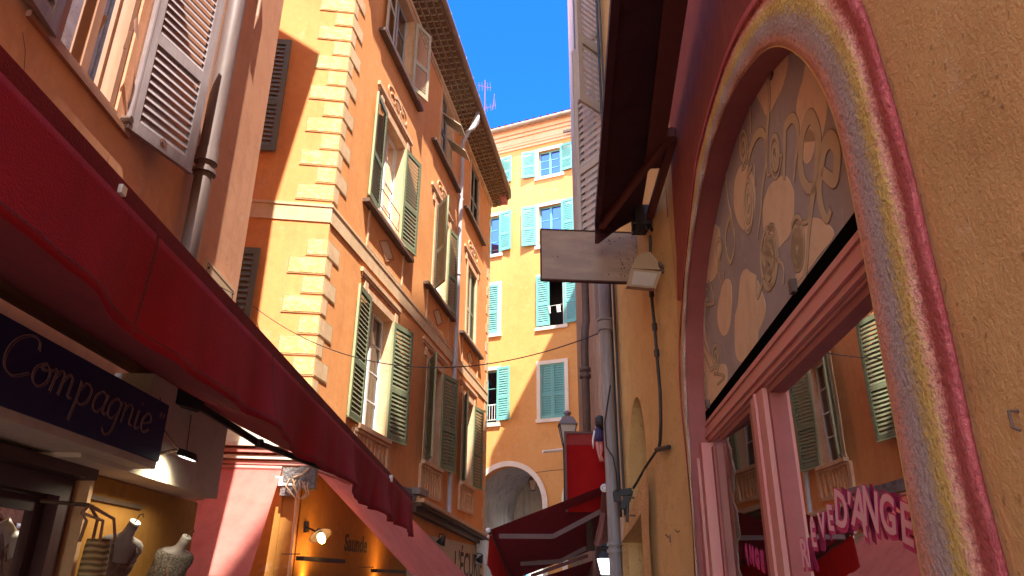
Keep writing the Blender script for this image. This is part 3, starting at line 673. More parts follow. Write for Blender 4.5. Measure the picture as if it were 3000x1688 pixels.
for k, (z0_, z1_, s_) in enumerate([(wh0, wh1, ws0)] + [(z, z+2.05, s) for z in (8.1, 11.4) for s in (ws0, -.2)] + [(4.7, 6.75, -.2)]):
    b = MB(); b.wb(LW, s_-.25, s_+1.05, z0_-.09, z0_-.03, 0, .035)
    if k == 0: b = MB(); b.wb(LW, s_-.27, s_+.99, z0_-.075, z0_-.03, 0, .03)
    wn = b.build('window', M['redwood'], lh)
    s1_ = s_+(.8 if s_ == ws0 else 1.0)
    casement(wn, LW, s_, s1_, z0_, z1_, -.05, col='redwood', rows=1, th=.06, curtain=(.0, 1.0))
    if k == 0:
        # thicker mouldings round the sash, as weathered reddish wood
        b = MB()
        for a in (s_+.0, s1_-.10): b.wb(LW, a+.02, a+.08, z0_, z1_, -.049, -.015)
        b.wb(LW, s_, s1_, z0_-.028, z0_+.02, -.06, .01); b.build('sash_moulding', M['redwood'], wn)
        leaf(wn, LW, 4.50, 4.66, .67, 2.12, .05, 19, 'L', 30, ('greyshut', 'greyshut'))
        leaf(wn, LW, s_-.06, 4.66, .67, 2.12, .05, 6, 'R', 30, ('greyshut', 'greyshut'))
        # round badge painted on the shutter foot
        Mx = LW.mat(4.50, 4.66, .05, -R(19)); b = MB()
        for rr in (.030,): b.tube([Mx @ Vector((.33+rr*math.cos(t*math.pi/8), -.008, .075+rr*math.sin(t*math.pi/8))) for t in range(17)], .004, 5)
        b.tube([Mx @ Vector((.33+.012*math.sin(t*.9), -.008, .055+.005*t)) for t in range(9)], .004, 5); b.build('badge', M['rust'], wn)
        # holdback flap on the wall
        b = MB(); a, h = LW.at(395, 75, .05); prof = []
        Wf = LW
        n = 10; vs = []
        for i in range(n+1):
            t = math.pi*.5*i/n; vs += [LW.pt(a-.06+.12*i/n, h+.0+.13*math.sin(t), .02+.05*math.cos(t)), LW.pt(a-.06+.12*i/n, h-.1, .02+.07*math.cos(t*.5))]
        b.add(vs, [(2*i,2*i+2,2*i+3,2*i+1) for i in range(n)])
        b.bar(LW.pt(a-.05, h-.1, .06), LW.pt(a-.02, h-.23, .03), .02, .02); b.build('shutter_catch', M['redwood'], wn)
        b = MB(); b.tube([LW.pt(4.49, 4.72, 0), LW.pt(4.49, 4.72, .07)], .03, 8); b.tube([LW.pt(4.49, 6.2, 0), LW.pt(4.49, 6.2, .07)], .03, 8); b.build('hinge', M['iron'], wn)
    else:
        leaf(wn, LW, s1_+.03, z0_, .6, 2.08, .05, 6, 'L', 26, ('greyshut', 'greyshut'))
# drainpipe
b = MB(); r_ = .083; sp = 5.66
b.tube([LW.pt(sp, 13.6, .13), LW.pt(sp, 5.05, .13)], r_, 16); b.tube([LW.pt(sp, 5.05, .13), LW.pt(sp, 3.9, .13)], r_*.92, 16)
for z, rr, hh in ((5.10, r_*1.22, .05), (5.17, r_*1.14, .09), (4.98, r_*1.25, .035), (9, r_*1.2, .05)): b.tube([LW.pt(sp, z-hh/2, .13), LW.pt(sp, z+hh/2, .13)], rr, 16)
sharp(b.build('drainpipe', M['dzinc'], lh))
b = MB(); a, h = LW.at(765, 40, .1); b.tube([LW.pt(a, h+.7, .06), LW.pt(a, h-.05, .06)], .022, 8); b.tube([LW.pt(a, h-.05, .06), LW.pt(a, h-.22, .05)], [.026, .002], 8); b.tube([LW.pt(a, h+.25, 0), LW.pt(a, h+.25, .06)], .012, 6)
b.build('iron_rod', M['redwood'], lh)
# ---- shop front below
d = MB(); d.wb(LW, 2.2, 4.90, 0, 2.2, -1.9, -1.8, 0); d.build('shop_back_wall', M['brownin'], lh)
b = MB()
for a0, a1 in ((2.2, 2.3), (3.82, 3.92), (4.76, 4.90)): b.wb(LW, a0, a1, 0, 2.2, -.12, .03)
b.wb(LW, 2.3, 3.82, 2.08, 2.2, -.12, .03); b.wb(LW, 3.92, 4.76, 2.08, 2.2, -.12, .03)
b.wb(LW, 2.2, 4.95, 2.201, 2.27, 0, .14)
fr = b.build('shop_door', M['purple'], lh)
b = MB()
for a0, a1 in ((3.93, 4.0), (4.66, 4.75)): b.wb(LW, a0, a1, .05, 2.07, -.1, -.05)
b.wb(LW, 4.0, 4.66, 1.98, 2.07, -.1, -.05); b.build('door_leaf', M['purple'], fr)
MB().add([LW.pt(2.3,0,-.07),LW.pt(4.76,0,-.07),LW.pt(4.76,2.1,-.07),LW.pt(2.3,2.1,-.07)], [(0,1,2,3)]).build('door_glass', M['shopglass'], fr)
b = MB(); b.wb(LW, 4.955, 5.0, 0, 2.26, 0, .10); b.build('door_post', M['relief'], lh)
b = MB(); b.wb(LW, 5.01, 7.05, 0, 2.26, 0, .02); b.build('shop_wall', M['ochre'], lh)
b = MB(); b.wb(LW, 5.05, 5.9, 2.10, 2.13, .021, .04); b.build('wall_rail', M['iron'], lh)
# navy fascia and cream fascia
fa = thing('shop_fascia', LW.pt(4, 2.5), 'navy blue shop fascia with handwritten lettering under the red awning', 'shop sign')
b = MB(); b.wb(LW, 1.2, 5.11, 2.35, 2.745, .06, .45, 0); b.build('board', [M['navy']], fa)
b = MB(); b.wb(LW, 1.2, 5.10, 2.300, 2.348, .0, .44, 0); b.build('soffit', [M['beige']], fa)
cf = thing('cream_fascia', LW.pt(6, 2.5), 'cream boxed fascia board lit by a small floodlight, beside the navy sign', 'fascia')
b = MB(); b.wb(LW, 4.4, 6.74, 2.27, 2.299, .02, .30); b.wb(LW, 5.115, 6.74, 2.30, 2.98, .02, .30); b.build('board', M['beige'], cf)
# handwriting
def stroke_text(W, s0, h0, size, glyphs, wd, o, mat, parent, slant=.15, dirn=1, name='lettering', rise=0.0, ys=1.0):
    b = MB(); x = 0
    for g in glyphs:
        if g is None: x += .35; continue
        adv, strokes = g
        for st in strokes:
            # smooth the stroke with Catmull-Rom
            P = [(x+px+slant*py, py) for px, py in st]
            if len(P) > 2:
                Q = []
                for i in range(len(P)-1):
                    p0 = P[max(i-1,0)]; p1 = P[i]; p2 = P[i+1]; p3 = P[min(i+2,len(P)-1)]
                    for t in [k/5 for k in range(5)]:
                        Q.append(tuple(.5*((2*p1[j])+(-p0[j]+p2[j])*t+(2*p0[j]-5*p1[j]+4*p2[j]-p3[j])*t*t+(-p0[j]+3*p1[j]-3*p2[j]+p3[j])*t**3) for j in (0,1)))
                Q.append(P[-1]); P = Q
            b.ribbon(W, [(s0+dirn*px*size, h0+py*size*ys+rise*px*size) for px, py in P], wd, o, o+.004, 0)
        x += adv
    return b.build(name, mat, parent)
G = {
 'C': (1.0, [[(.95,1.15),(.85,1.45),(.55,1.5),(.2,1.2),(.05,.7),(.15,.2),(.5,.0),(.95,.3)]]),
 'o': (.72, [[(.35,.85),(.1,.6),(.1,.2),(.35,.0),(.6,.25),(.58,.65),(.35,.85),(.3,.6),(.7,.75)]]),
 'm': (1.05, [[(.0,.75),(.08,.8),(.1,.0)],[(.1,.5),(.25,.85),(.4,.75),(.42,.0)],[(.42,.5),(.58,.85),(.74,.75),(.78,.1),(.95,.1)]]),
 'p': (.75, [[(.05,.85),(.1,.3),(.08,-.7)],[(.1,.5),(.3,.85),(.58,.7),(.55,.2),(.3,.0),(.1,.15)]]),
 'a': (.75, [[(.6,.7),(.35,.85),(.1,.55),(.12,.12),(.35,.0),(.58,.3)],[(.62,.82),(.58,.2),(.68,.02),(.8,.12)]]),
 'g': (.75, [[(.6,.7),(.35,.85),(.1,.55),(.12,.12),(.35,.0),(.58,.3)],[(.62,.82),(.58,.0),(.5,-.55),(.25,-.7),(.08,-.5)]]),
 'n': (.75, [[(.0,.75),(.08,.8),(.1,.0)],[(.1,.5),(.28,.85),(.48,.75),(.52,.1),(.7,.08)]]),
 'i': (.36, [[(.1,.8),(.1,.15),(.2,.0),(.34,.12)],[(.14,1.1),(.18,1.16)]]),
 'e': (.62, [[(.1,.35),(.5,.5),(.52,.75),(.3,.87),(.1,.6),(.1,.2),(.32,.0),(.58,.2)]]),
 '"': (.5, [[(.1,1.2),(.05,.95)],[(.3,1.2),(.25,.95)]]), '-': (.5, [[(.05,.5),(.35,.5)]]),
}
word = ['-', None] + list('Compagnie') + [None, '"']
sL, _ = LW.at(-60, 1030, .45); sR, _ = LW.at(500, 1250, .45)
tot = sum((G[c][0] if c else .35) for c in word); size = (5.06-3.05)/tot
stroke_text(LW, 3.05, 2.50, size, [G[c] if c else None for c in word], .007, .4515, M['letterp'], fa, ys=.62)
stroke_text(LW, 3.064, 2.494, size, [G[c] if c else None for c in word], .004, .4515, M['letterp'], fa, ys=.62)
# floodlight below the cream board
def led_flood(pos, d, n, label, w_=.16, lampE=6):
    t = thing('floodlight', pos, label, 'lamp')
    b = MB(); x = Vector(d).normalized(); y = Vector(n).normalized(); z = x.cross(y)
    P = Vector(pos); c = []
    for k, (sx, zz) in enumerate(((.5, 0), (.38, .05))):
        for i, j in ((-1,-1),(1,-1),(1,1),(-1,1)): c.append(P + x*w_*sx*i*2*.5 + y*w_*.7*j*sx + Vector((0,0,zz)))
    b.hexa(c); b.build('housing', M['black'], t)
    MB().add([P+x*w_*.4*i+y*w_*.28*j-Vector((0,0,.006)) for i, j in ((-1,-1),(1,-1),(1,1),(-1,1))], [(0,1,2,3)]).build('lit_panel', M['ledon'], t)
    return t
a, h = LW.at(548, 1342, .50); fl = led_flood(LW.pt(a, h, .50), LW.u, (LW.n-Vector((0,0,.3))), 'small lit black floodlight hanging in front of the cream fascia')
b = MB(); b.tube([LW.pt(a, h+.03, .5), LW.pt(a+.02, h+.06, .40), LW.pt(a, h+.03, .3)], .012, 6)
b.tube([LW.pt(a-.05, h+.05, .45), LW.pt(a-.15, h+.2, .34), LW.pt(a-.22, h+.4, .32)], .004, 5); b.tube([LW.pt(a+.08, h+.04, .45), LW.pt(a+.22, h+.05, .40), LW.pt(a+.35, h+.18, .34), LW.pt(a+.38, h+.4, .32)], .004, 5)
b.build('bracket_and_cable', M['iron'], fl)
ll = bpy.data.lights.new('floodlight_lamp', 'SPOT'); ll.energy = 4.5; ll.spot_size = R(130); ll.spot_blend = .6; ll.color = (1,.9,.62); ll.shadow_soft_size = .05
lo = link('floodlight_lamp', ll, fl, Matrix.Translation(LW.pt(a, h-.03, .50)) @ (LW.n*.9+Vector((0,0,1.0))).to_track_quat('Z','Y').to_matrix().to_4x4())

b = MB(); b.ribbon(LW, [LW.at(x, y) for x, y in ((66,95),(74,150),(70,210),(80,260),(110,290),(134,316))], .004, 0, .0012); b.build('crack', M['iron'], lh)
b = MB(); b.ribbon(LW, [LW.at(x, y) for x, y in ((318,455),(300,560),(280,640))], .003, 0, .0012); b.build('crack', M['iron'], lh)
b = MB(); b.ribbon(BW, [BW.at(x, y) for x, y in ((1560,1386),(1590,1382),(1620,1378),(1652,1376))], .02, 0, .004); b.build('crack', M['iron'], bh)
lau = thing('laundry', BW.pt(1.7, 10.6, .1), 'few tiny white garments pegged on a line in the open window of the yellow house', 'laundry')
b = MB(); b.tube([BW.pt(1.42, 10.72, .1), BW.pt(2.0, 10.74, .1)], .008, 5); b.build('line', M['whitep'], lau)
for x_ in (1.48, 1.78, 1.86): MB().slab(BW, [(x_,10.72),(x_+.07,10.72),(x_+.065,10.52),(x_+.09,10.46),(x_+.02,10.46),(x_+.01,10.56)], .09, .105).build('sock', M['whitep'], lau)
# street name plate
a0, h0 = LW.at(606, 757, .02); a1, _ = LW.at(687, 849, .02)
pl = thing('street_plate', LW.pt(a0, h0-.5), 'stone street name plate reading RUE FRANCIS GALLO near the house corner', 'street sign')
b = MB(); b.wb(LW, a0, a1, h0-.55, h0, 0, .025, 0)
for x0, x1, y0, y1 in ((a0+.03, a1-.03, h0-.036, h0-.03), (a0+.03, a1-.03, h0-.52, h0-.514), (a0+.03, a0+.036, h0-.514, h0-.036), (a1-.036, a1-.03, h0-.514, h0-.036), (a0+.30, a1-.30, h0-.40, h0-.395)): b.wb(LW, x0, x1, y0, y1, .025, .027, 1)
for x in (a0+.06, a1-.06): b.tube([LW.pt(x, h0-.07, .02), LW.pt(x, h0-.07, .035)], .014, 8, 1)
b.build('plate', [M['plate'], M['letter']], pl)
def text(txt, W, s, h, size, o, mat, parent, align='CENTER', bold=0.0, shear=0, sx=1.0, turn=0.0, name='lettering', ext=.002):
    cu = bpy.data.curves.new(name, 'FONT'); cu.body = txt; cu.size = size; cu.align_x = align; cu.offset = bold; cu.shear = shear; cu.extrude = ext; cu.resolution_u = 3
    ob = bpy.data.objects.new('tmp', cu); COL.objects.link(ob); dg = bpy.context.evaluated_depsgraph_get(); me = bpy.data.meshes.new_from_object(ob.evaluated_get(dg)); bpy.data.objects.remove(ob)
    me.materials.clear(); me.materials.append(mat)
    Mx = W.mat(s, h, o) @ Matrix.Rotation(turn, 4, 'Y') @ Matrix.Rotation(R(90), 4, 'X') @ Matrix.Diagonal((sx, 1, 1, 1))
    me.transform(Mx); return link(name, me, parent)
mid = (a0+a1)/2
text('RUE', LW, mid, h0-.23, .12, .027, M['letter'], pl)
text('FRANCIS GALLO', LW, mid, h0-.355, .115, .027, M['letter'], pl, sx=.86)

# ================================================================== BIG RED AWNING ON THE LEFT
aw = thing('red_awning', LW.pt(4, 2.4), 'large wine red awning with a wavy valance over the clothes shop', 'awning')
K = .305; p_far = CP + (Vector((-3.2252, 23.874, 4.0))-CP)*K; p_near = CP + (Vector((-2.6816, 3.1168, 4.0))-CP)*K
dA = (p_far-p_near).normalized(); p_near0 = p_near - dA*1.9; outn = Vector((dA.y, -dA.x, 0)).normalized()
wf = LW.pt(6.95, 3.08, .1); wn_ = LW.pt(-1.5, 3.08, .1)
b = MB(); nx = 40; vs = []
for i in range(nx+1):
    t = i/nx; f1 = p_near0.lerp(p_far, t); g1 = wn_.lerp(wf, t); g1.z = 3.08
    for j in range(7):
        u = j/6; q_ = g1.lerp(f1, u); q_.z -= .05*math.sin(math.pi*u); vs.append(q_)
b.add(vs, [(7*i+j, 7*i+j+1, 7*(i+1)+j+1, 7*(i+1)+j) for i in range(nx) for j in range(6)]); b.build('canopy_fabric', M['redshade'], aw, smooth=True)
b = MB(); nx = 150; nz = 12; vs = []; Lt = (p_far-p_near0).length
def val(s, v, off=0.0):
    base = p_near0.lerp(p_far, s/Lt)
    g_ = min(1, max(0, (s-1.9)/6)); drop = .225 + .10*g_ + (.012*math.sin(s*5.1) + .014*math.sin(s*2.3+1))*(.3+.9*g_)
    wav = (.030*math.sin(s*4.2+.7)+.020*math.sin(s*9.3+v*1.2)+.012*math.sin(s*17+2*v)+.006*math.sin(s*31+3*v))*v**1.2*(.55+.45*g_)
    return base + outn*(.035+wav+.02*v+off) + Vector((0,0,-.02-drop*v))
for i in range(nx+1):
    for j in range(nz+1): vs.append(val(i/nx*Lt, j/nz))
k = nz+1; b.add(vs, [(k*i+j, k*(i+1)+j, k*(i+1)+j+1, k*i+j+1) for i in range(nx) for j in range(nz)])
sm = MB()
for q in range(9):
    s_ = .55+q*.93; vs = []
    for j in range(nz+1): vs += [val(s_, j/nz, .0035), val(s_+.014, j/nz, .0035)]
    sm.add(vs, [(2*j, 2*j+1, 2*j+3, 2*j+2) for j in range(nz)])
vs = []
for i in range(nx+1): vs += [val(i/nx*Lt, .90, .0035), val(i/nx*Lt, .925, .0035)]
sm.add(vs, [(2*i, 2*i+1, 2*i+3, 2*i+2) for i in range(nx)]); sm.build('stitched_hem', M['redbar'], aw, smooth=True)
vo = b.build('valance', M['red'], aw, smooth=True)
md = vo.modifiers.new('thickness', 'SOLIDIFY'); md.thickness = .003
b = MB(); b.bar(p_near0+Vector((0,0,.0)), p_far, .06, .05); b.build('front_bar', M['redbar'], aw)
b = MB(); b.bar(p_far-dA*.02, p_far+dA*.015, .07, .06); b.build('end_cap', M['redbar'], aw)
for px_, py_ in ((308, 545), (1130, 1390)):
    # white clips on the front bar
    r = ray(px_, py_+12); t = ((p_near-CP).dot(outn))/(r.dot(outn)); q_ = CP+r*t
    b = MB(); kk = .012 if px_ < 500 else .03; b.bar(q_-dA*kk*.8+outn*.03, q_+dA*kk*.8+outn*.03, kk*1.5, kk*1.6); b.build('clip', M['capw'], aw)
b = MB(); b.tube([LW.pt(-1.5, 3.04, .14), LW.pt(5.62, 3.04, .14)], .062, 14); b.build('roller_tube', M['tantube'], aw, smooth=True)
b = MB(); b.wb(LW, 5.45, 5.62, 2.86, 3.0, 0, .22); b.bar(LW.pt(5.5, 2.93, .2), LW.pt(5.75, 2.90, .42), .09, .12); b.build('wall_bracket', M['black'], aw)
elb = plane_hit(LW.pt(0,2.82,0), LW.pt(1,2.82,0), LW.pt(0,2.76,.3), 760, 1300)
b = MB(); b.bar(LW.pt(5.68, 2.90, .38), elb, .035, .05); b.bar(elb-Vector((0,0,.0)), p_far-dA*.35-Vector((0,0,.03)), .035, .045); b.tube([elb-Vector((0,0,.035)), elb+Vector((0,0,.035))], .035, 10)
b.build('folding_arm', M['black'], aw)

# ================================================================== PAINTED ARCH HOUSE (right)
rh = thing('arch_house', R1.pt(2, 0), 'sandy orange house with a rainbow painted arch around its shop window', 'house')
inner = [(2046,1688),(2032,1475),(2024,1319),(2016,1203),(2011,1125),(2009,948),(2019,793),(2035,670),(2054,563),(2085,427),(2128,311),(2171,229),(2218,167),(2245,144),(2272,134),(2307,142),(2334,159),(2361,183),(2388,225),(2412,264),(2439,330),(2466,427),(2493,563),(2501,610),(2521,708),(2536,793),(2563,929),(2594,1123),(2622,1242),(2645,1397),(2676,1552),(2699,1688)]
outer = [(2034,1688),(2026,1513),(2007,1319),(1990,1164),(1987,1060),(1988,987),(1999,832),(2012,690),(2022,599),(2035,466),(2070,330),(2116,175),(2160,70),(2202,0),(2270,-95),(2340,-140),(2400,-140),(2460,-90),(2500,-45),(2532,0),(2563,105),(2583,175),(2618,280),(2649,388),(2692,563),(2711,638),(2738,754),(2765,871),(2792,987),(2826,1123),(2855,1300),(2890,1436),(2925,1552),(2960,1688)]
def resample(pts, n):
    d = [0]
    for i in range(1, len(pts)): d.append(d[-1]+math.dist(pts[i], pts[i-1]))
    out = []; j = 0
    for k in range(n):
        t = d[-1]*k/(n-1)
        while j < len(d)-2 and d[j+1] < t: j += 1
        f = (t-d[j])/max(1e-9, d[j+1]-d[j]); out.append((pts[j][0]+(pts[j+1][0]-pts[j][0])*f, pts[j][1]+(pts[j+1][1]-pts[j][1])*f))
    return out
def smooth_(P, it=3):
    for _ in range(it): P = [P[0]]+[tuple((P[i-1][k]+2*P[i][k]+P[i+1][k])/4 for k in (0,1)) for i in range(1, len(P)-1)]+[P[-1]]
    return P
def arc(pts, W, o, n=130, split=None, lo=0):
    P = [W.at(x, y, o) for x, y in pts]
    i = max(range(len(P)), key=lambda q: P[q][1]) if split is None else split
    A = resample(P[:i+1], n//2); B_ = resample(P[i:], n//2)
    A = smooth_(A+B_[1:], 4)
    # carry both feet straight down to the ground
    return A
inn = arc(inner, R1, 0.0); out_ = arc(outer, R1, 0.0)
def feet(P, z=0.0): return [(P[0][0], z)] + P + [(P[-1][0], z)]
INN = feet(inn); OUT = feet(out_)
S_BK = -9
wall_loop = [(S_BK, 0), (S_BK, 23.6), (-4.6, 23.6), (-4.6, 24.3), (2.2, 24.3), (2.2, 26.6), (S_BEND, 26.6), (S_BEND, 0)]  # unseen stretch behind the camera added, eaves stepped to cast the street's shadows
hole = [(a, h) for a, h in INN]
hole[0] = (hole[0][0], .01); hole[-1] = (hole[-1][0], .01)
MB().poly(R1, wall_loop, [hole], 0, .26, 0, 1).build('arch_wall', [M['archwall'], M['pinkd']], rh)
# the moulded rainbow band
b = MB(); nc = 14; N = len(INN); vs = []; ac = []
prof = [(0,-.03),(.03,.006),(.10,.02),(.25,.035),(.42,.045),(.56,.05),(.68,.045),(.74,.028),(.78,.034),(.84,.050),(.90,.056),(.95,.050),(.985,.026),(1.0,-.01)]
lenI = len(INN)
for i in range(N):
    for f, o in prof:
        wv = .010*math.sin(i*.9+f*3)+.006*math.sin(i*2.3)
        a = INN[i][0]*(1-f)+OUT[i][0]*f; h = INN[i][1]*(1-f)+OUT[i][1]*f
        q_ = R1.pt(a, h); d0 = (q_-CP).dot(R1.n); oo = o*.55+(wv if .05 < f < .95 else 0)*.4; d1 = d0 + oo
        v_ = CP + (q_-CP)*(d1/d0); v_.z = h if h < 1.5 else v_.z; vs.append(v_); ac.append(f)
b.add(vs, [(nc*i+j, nc*(i+1)+j, nc*(i+1)+j+1, nc*i+j+1) for i in range(N-1) for j in range(nc-1)])
ro = b.build('rainbow_band', M['rainbow'], rh, smooth=True)
at = ro.data.attributes.new('across', 'FLOAT', 'POINT'); at.data.foreach_set('value', ac)
# canopy's red-tinted shade beside the band, painted onto the wall as dark red
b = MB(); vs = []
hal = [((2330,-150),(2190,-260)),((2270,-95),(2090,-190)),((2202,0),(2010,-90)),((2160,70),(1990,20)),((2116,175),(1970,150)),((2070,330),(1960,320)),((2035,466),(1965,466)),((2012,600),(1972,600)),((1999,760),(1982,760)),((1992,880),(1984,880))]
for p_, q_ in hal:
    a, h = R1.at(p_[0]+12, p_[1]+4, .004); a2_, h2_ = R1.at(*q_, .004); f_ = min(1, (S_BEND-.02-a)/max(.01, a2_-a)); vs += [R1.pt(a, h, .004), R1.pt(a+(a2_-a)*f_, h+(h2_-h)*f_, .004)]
b.add(vs, [(2*i,2*i+2,2*i+3,2*i+1) for i in range(len(hal)-1)]); b.build('red_shade_halo', paint('dull_red_painted_shade', (.26,.045,.028), (.34,.08,.04), rough=.9, amount=.9, scale=7, bs=.4), rh)
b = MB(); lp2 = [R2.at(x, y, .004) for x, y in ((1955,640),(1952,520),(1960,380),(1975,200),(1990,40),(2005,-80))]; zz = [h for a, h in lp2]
b.add([R2.pt(0.005, h, .004) for a, h in lp2]+[R2.pt(max(.01, a), h, .004) for a, h in lp2], [(i, i+1, 7+i, 6+i) for i in range(5)]); b.build('red_shade_halo', bpy.data.materials['dull_red_painted_shade'], rh)
# mural panel
PO = -.13
pan_line = [R1.at(2036, 1272, PO), R1.at(2499, 606, PO)]
Z_P = (pan_line[0][1]+pan_line[1][1])/2

loop = [(a, max(h, Z_P)) for a, h in inn if h > Z_P-.03]
loop = [(loop[0][0]+.1, Z_P)] + [(a+(.03 if a > 4 else 0), h+.02) for a, h in loop] + [(loop[-1][0]-.05, Z_P)]
MB().slab(R1, loop, PO-.02, PO).build('mural_panel', M['slate'], rh)
def cloudpoly(pts, name='mural_cloud'):
    P = [R1.at(x, y, PO) for x, y in pts]
    n = len(P); Q = []
    for i in range(n):
        p0, p1, p2, p3 = P[i-1], P[i], P[(i+1)%n], P[(i+2)%n]
        for t in (0, .25, .5, .75): Q.append(tuple(.5*((2*p1[j])+(-p0[j]+p2[j])*t+(2*p0[j]-5*p1[j]+4*p2[j]-p3[j])*t*t+(-p0[j]+3*p1[j]-3*p2[j]+p3[j])*t**3) for j in (0,1)))
    MB().slab(R1, [(a, max(h, Z_P+.005)) for a, h in Q], PO, PO+.002).build(name, M['tan'], rh)
C1 = lambda L, ox=2080, oy=150, k=2.636: [(ox+x/k, oy+y/k) for x, y in L]
cloudpoly(C1([(560,10),(604,20),(598,150),(560,290),(520,370),(470,470),(440,500),(400,420),(350,320),(330,250),(340,190),(400,110),(480,50)]))
cloudpoly(C1([(745,100),(800,150),(860,260),(900,360),(905,480),(880,620),(850,690),(790,700),(720,690),(690,600),(670,450),(690,320),(720,220)]))
cloudpoly(C1([(770,600),(810,640),(812,740),(790,830),(750,870),(722,830),(722,720),(740,640)]))
cloudpoly(C1([(180,540),(195,700),(150,800),(140,900),(100,960),(60,970),(90,840),(140,660)]))
cloudpoly(C1([(250,880),(300,890),(340,1000),(350,1150),(330,1300),(290,1380),(240,1360),(190,1220),(190,1030),(215,930)]))
cloudpoly(C1([(480,1020),(580,960),(640,1060),(650,1160),(640,1330),(600,1449),(430,1600),(420,1430),(410,1220),(440,1090)]))
cloudpoly(C1([(740,1300),(830,1290),(900,1330),(950,1380),(950,1449),(860,1560),(760,1700),(640,1900),(690,1600),(720,1400)]))
C2 = lambda L: [(2030+x/2.07, 600+y/2.07) for x, y in L]
cloudpoly(C2([(130,120),(160,150),(170,260),(160,380),(120,460),(60,470),(60,380),(80,200),(105,150)]))
cloudpoly(C2([(190,460),(225,460),(238,560),(230,700),(210,780),(180,790),(155,730),(150,640),(170,530)]))
cloudpoly(C2([(320,390),(350,410),(385,440),(440,600),(430,700),(400,770),(385,860),(300,955),(260,900),(255,700),(275,600),(290,440)]))
cloudpoly(C2([(40,640),(90,560),(70,700),(90,850),(140,960),(200,970),(210,1060),(190,1110),(110,1240),(60,1230),(20,1100),(15,900),(20,760)]))
# mural writing: looping art nouveau strokes
def mstroke(pts, wd=.05, lay=.004):
    P = [R1.at(x, y, PO) for x, y in pts]; Q = []
    for i in range(len(P)-1):
        p0 = P[max(i-1,0)]; p1 = P[i]; p2 = P[i+1]; p3 = P[min(i+2,len(P)-1)]
        for t in [k/6 for k in range(6)]:
            Q.append(tuple(.5*((2*p1[j])+(-p0[j]+p2[j])*t+(2*p0[j]-5*p1[j]+4*p2[j]-p3[j])*t*t+(-p0[j]+3*p1[j]-3*p2[j]+p3[j])*t**3) for j in (0,1)))
    Q.append(P[-1]); Q = [(a, max(h, Z_P+.02)) for a, h in Q]; n = len(Q)
    w_ = [wd*(.45+.55*math.sin(math.pi*min(1, .12+i/n))) for i in range(n)]
    w_ = [x*.82 for x in w_]; mur.ribbon(R1, Q, [x+.009 for x in w_], PO+.001, PO+.0030, 1); mur.ribbon(R1, Q, w_, PO+.003, PO+.0045, 0)
def spiral(cx, cy, rx, ry, turns, a0=0, cw=1, wd=.035, tail=None):
    n = int(turns*14); pts = []
    for i in range(n+1):
        f = i/n; a = R(a0)+cw*2*math.pi*turns*f; pts.append((cx+rx*(.12+.88*f)*math.cos(a), cy+ry*(.12+.88*f)*math.sin(a)))
    if tail: pts += tail
    mstroke(pts, wd)
mur = MB()
c = lambda *L: C1(list(L))
# letter A of the word, with its double arch and side spirals
mstroke(c((190,1430),(135,1080),(130,900),(150,800)), .03)
mstroke(c((320,640),(315,420),(330,260),(370,190),(420,190),(455,250),(460,420),(445,640),(440,850),(410,1060),(395,1260),(370,1449)), .05)
mstroke(c((300,850),(330,720),(370,640),(410,630),(440,690),(445,800)), .06)
spiral(*C1([(262,745)])[0], 13, 62, 2.3, 0, 1, .032, c((330,700),(345,640)))
spiral(*C1([(508,800)])[0], 17, 75, 2.5, 180, -1, .034, c((460,960),(445,860)))
spiral(*C1([(300,1180)])[0], 17, 90, 2.4, 0, 1, .032)
mstroke(c((345,880),(350,960),(352,1040)), .03); mstroke(c((330,880),(290,960),(310,820)), .03)
# n
mstroke(c((575,1000),(580,800),(585,610),(600,560),(640,515),(680,570),(685,700),(665,860),(650,1010)), .055)
# g
mstroke(c((830,1050),(760,1055),(715,960),(705,800),(725,620),(780,505),(830,590),(845,700),(835,850),(820,1010),(795,1150),(780,1300),(765,1449),(745,1700),(690,1850)), .075)
# e
mstroke(c((870,930),(960,1000),(985,900),(985,760),(940,680),(890,740),(865,880),(850,1060),(870,1220),(910,1300),(940,1220)), .085)
spiral(*C1([(475,1560)])[0], 24, 105, 2.5, 0, 1, .05, c((560,1640),(570,1800)))
spiral(*C1([(680,1500)])[0], 22, 90, 2.4, 0, -1, .05)
c = lambda *L: C2(list(L))
mstroke(c((230,20),(240,120),(225,80),(200,200),(215,320),(235,345),(258,240),(245,120),(225,70)), .035)
mstroke(c((180,230),(165,330),(150,330),(148,240),(165,210),(180,260),(160,340),(155,400),(180,475),(195,400)), .03)
spiral(*c((462,340))[0], 26, 100, 2.6, 90, 1, .055, c((400,560),(388,420)))
spiral(*c((636,260))[0], 19, 72, 2.5, 90, -1, .045, c((700,100),(712,0)))
mstroke(c((50,450),(55,540),(80,600),(130,590),(115,500),(95,460)), .03)
mstroke(c((98,750),(75,680),(70,580),(85,510),(105,560),(95,650)), .03)
spiral(*c((140,930))[0], 12, 48, 2.3, 0, 1, .03, c((195,1040),(150,1090)))
spiral(*c((68,1120))[0], 12, 66, 2.4, 90, 1, .03)
mstroke(c((40,860),(80,930),(110,1000),(130,960),(90,880),(50,820),(25,900)), .03)
spiral(*c((25,960))[0], 8, 40, 2, 0, 1, .025)
mur.build('mural_lettering', [M['tanline'], M['brownline']], rh)
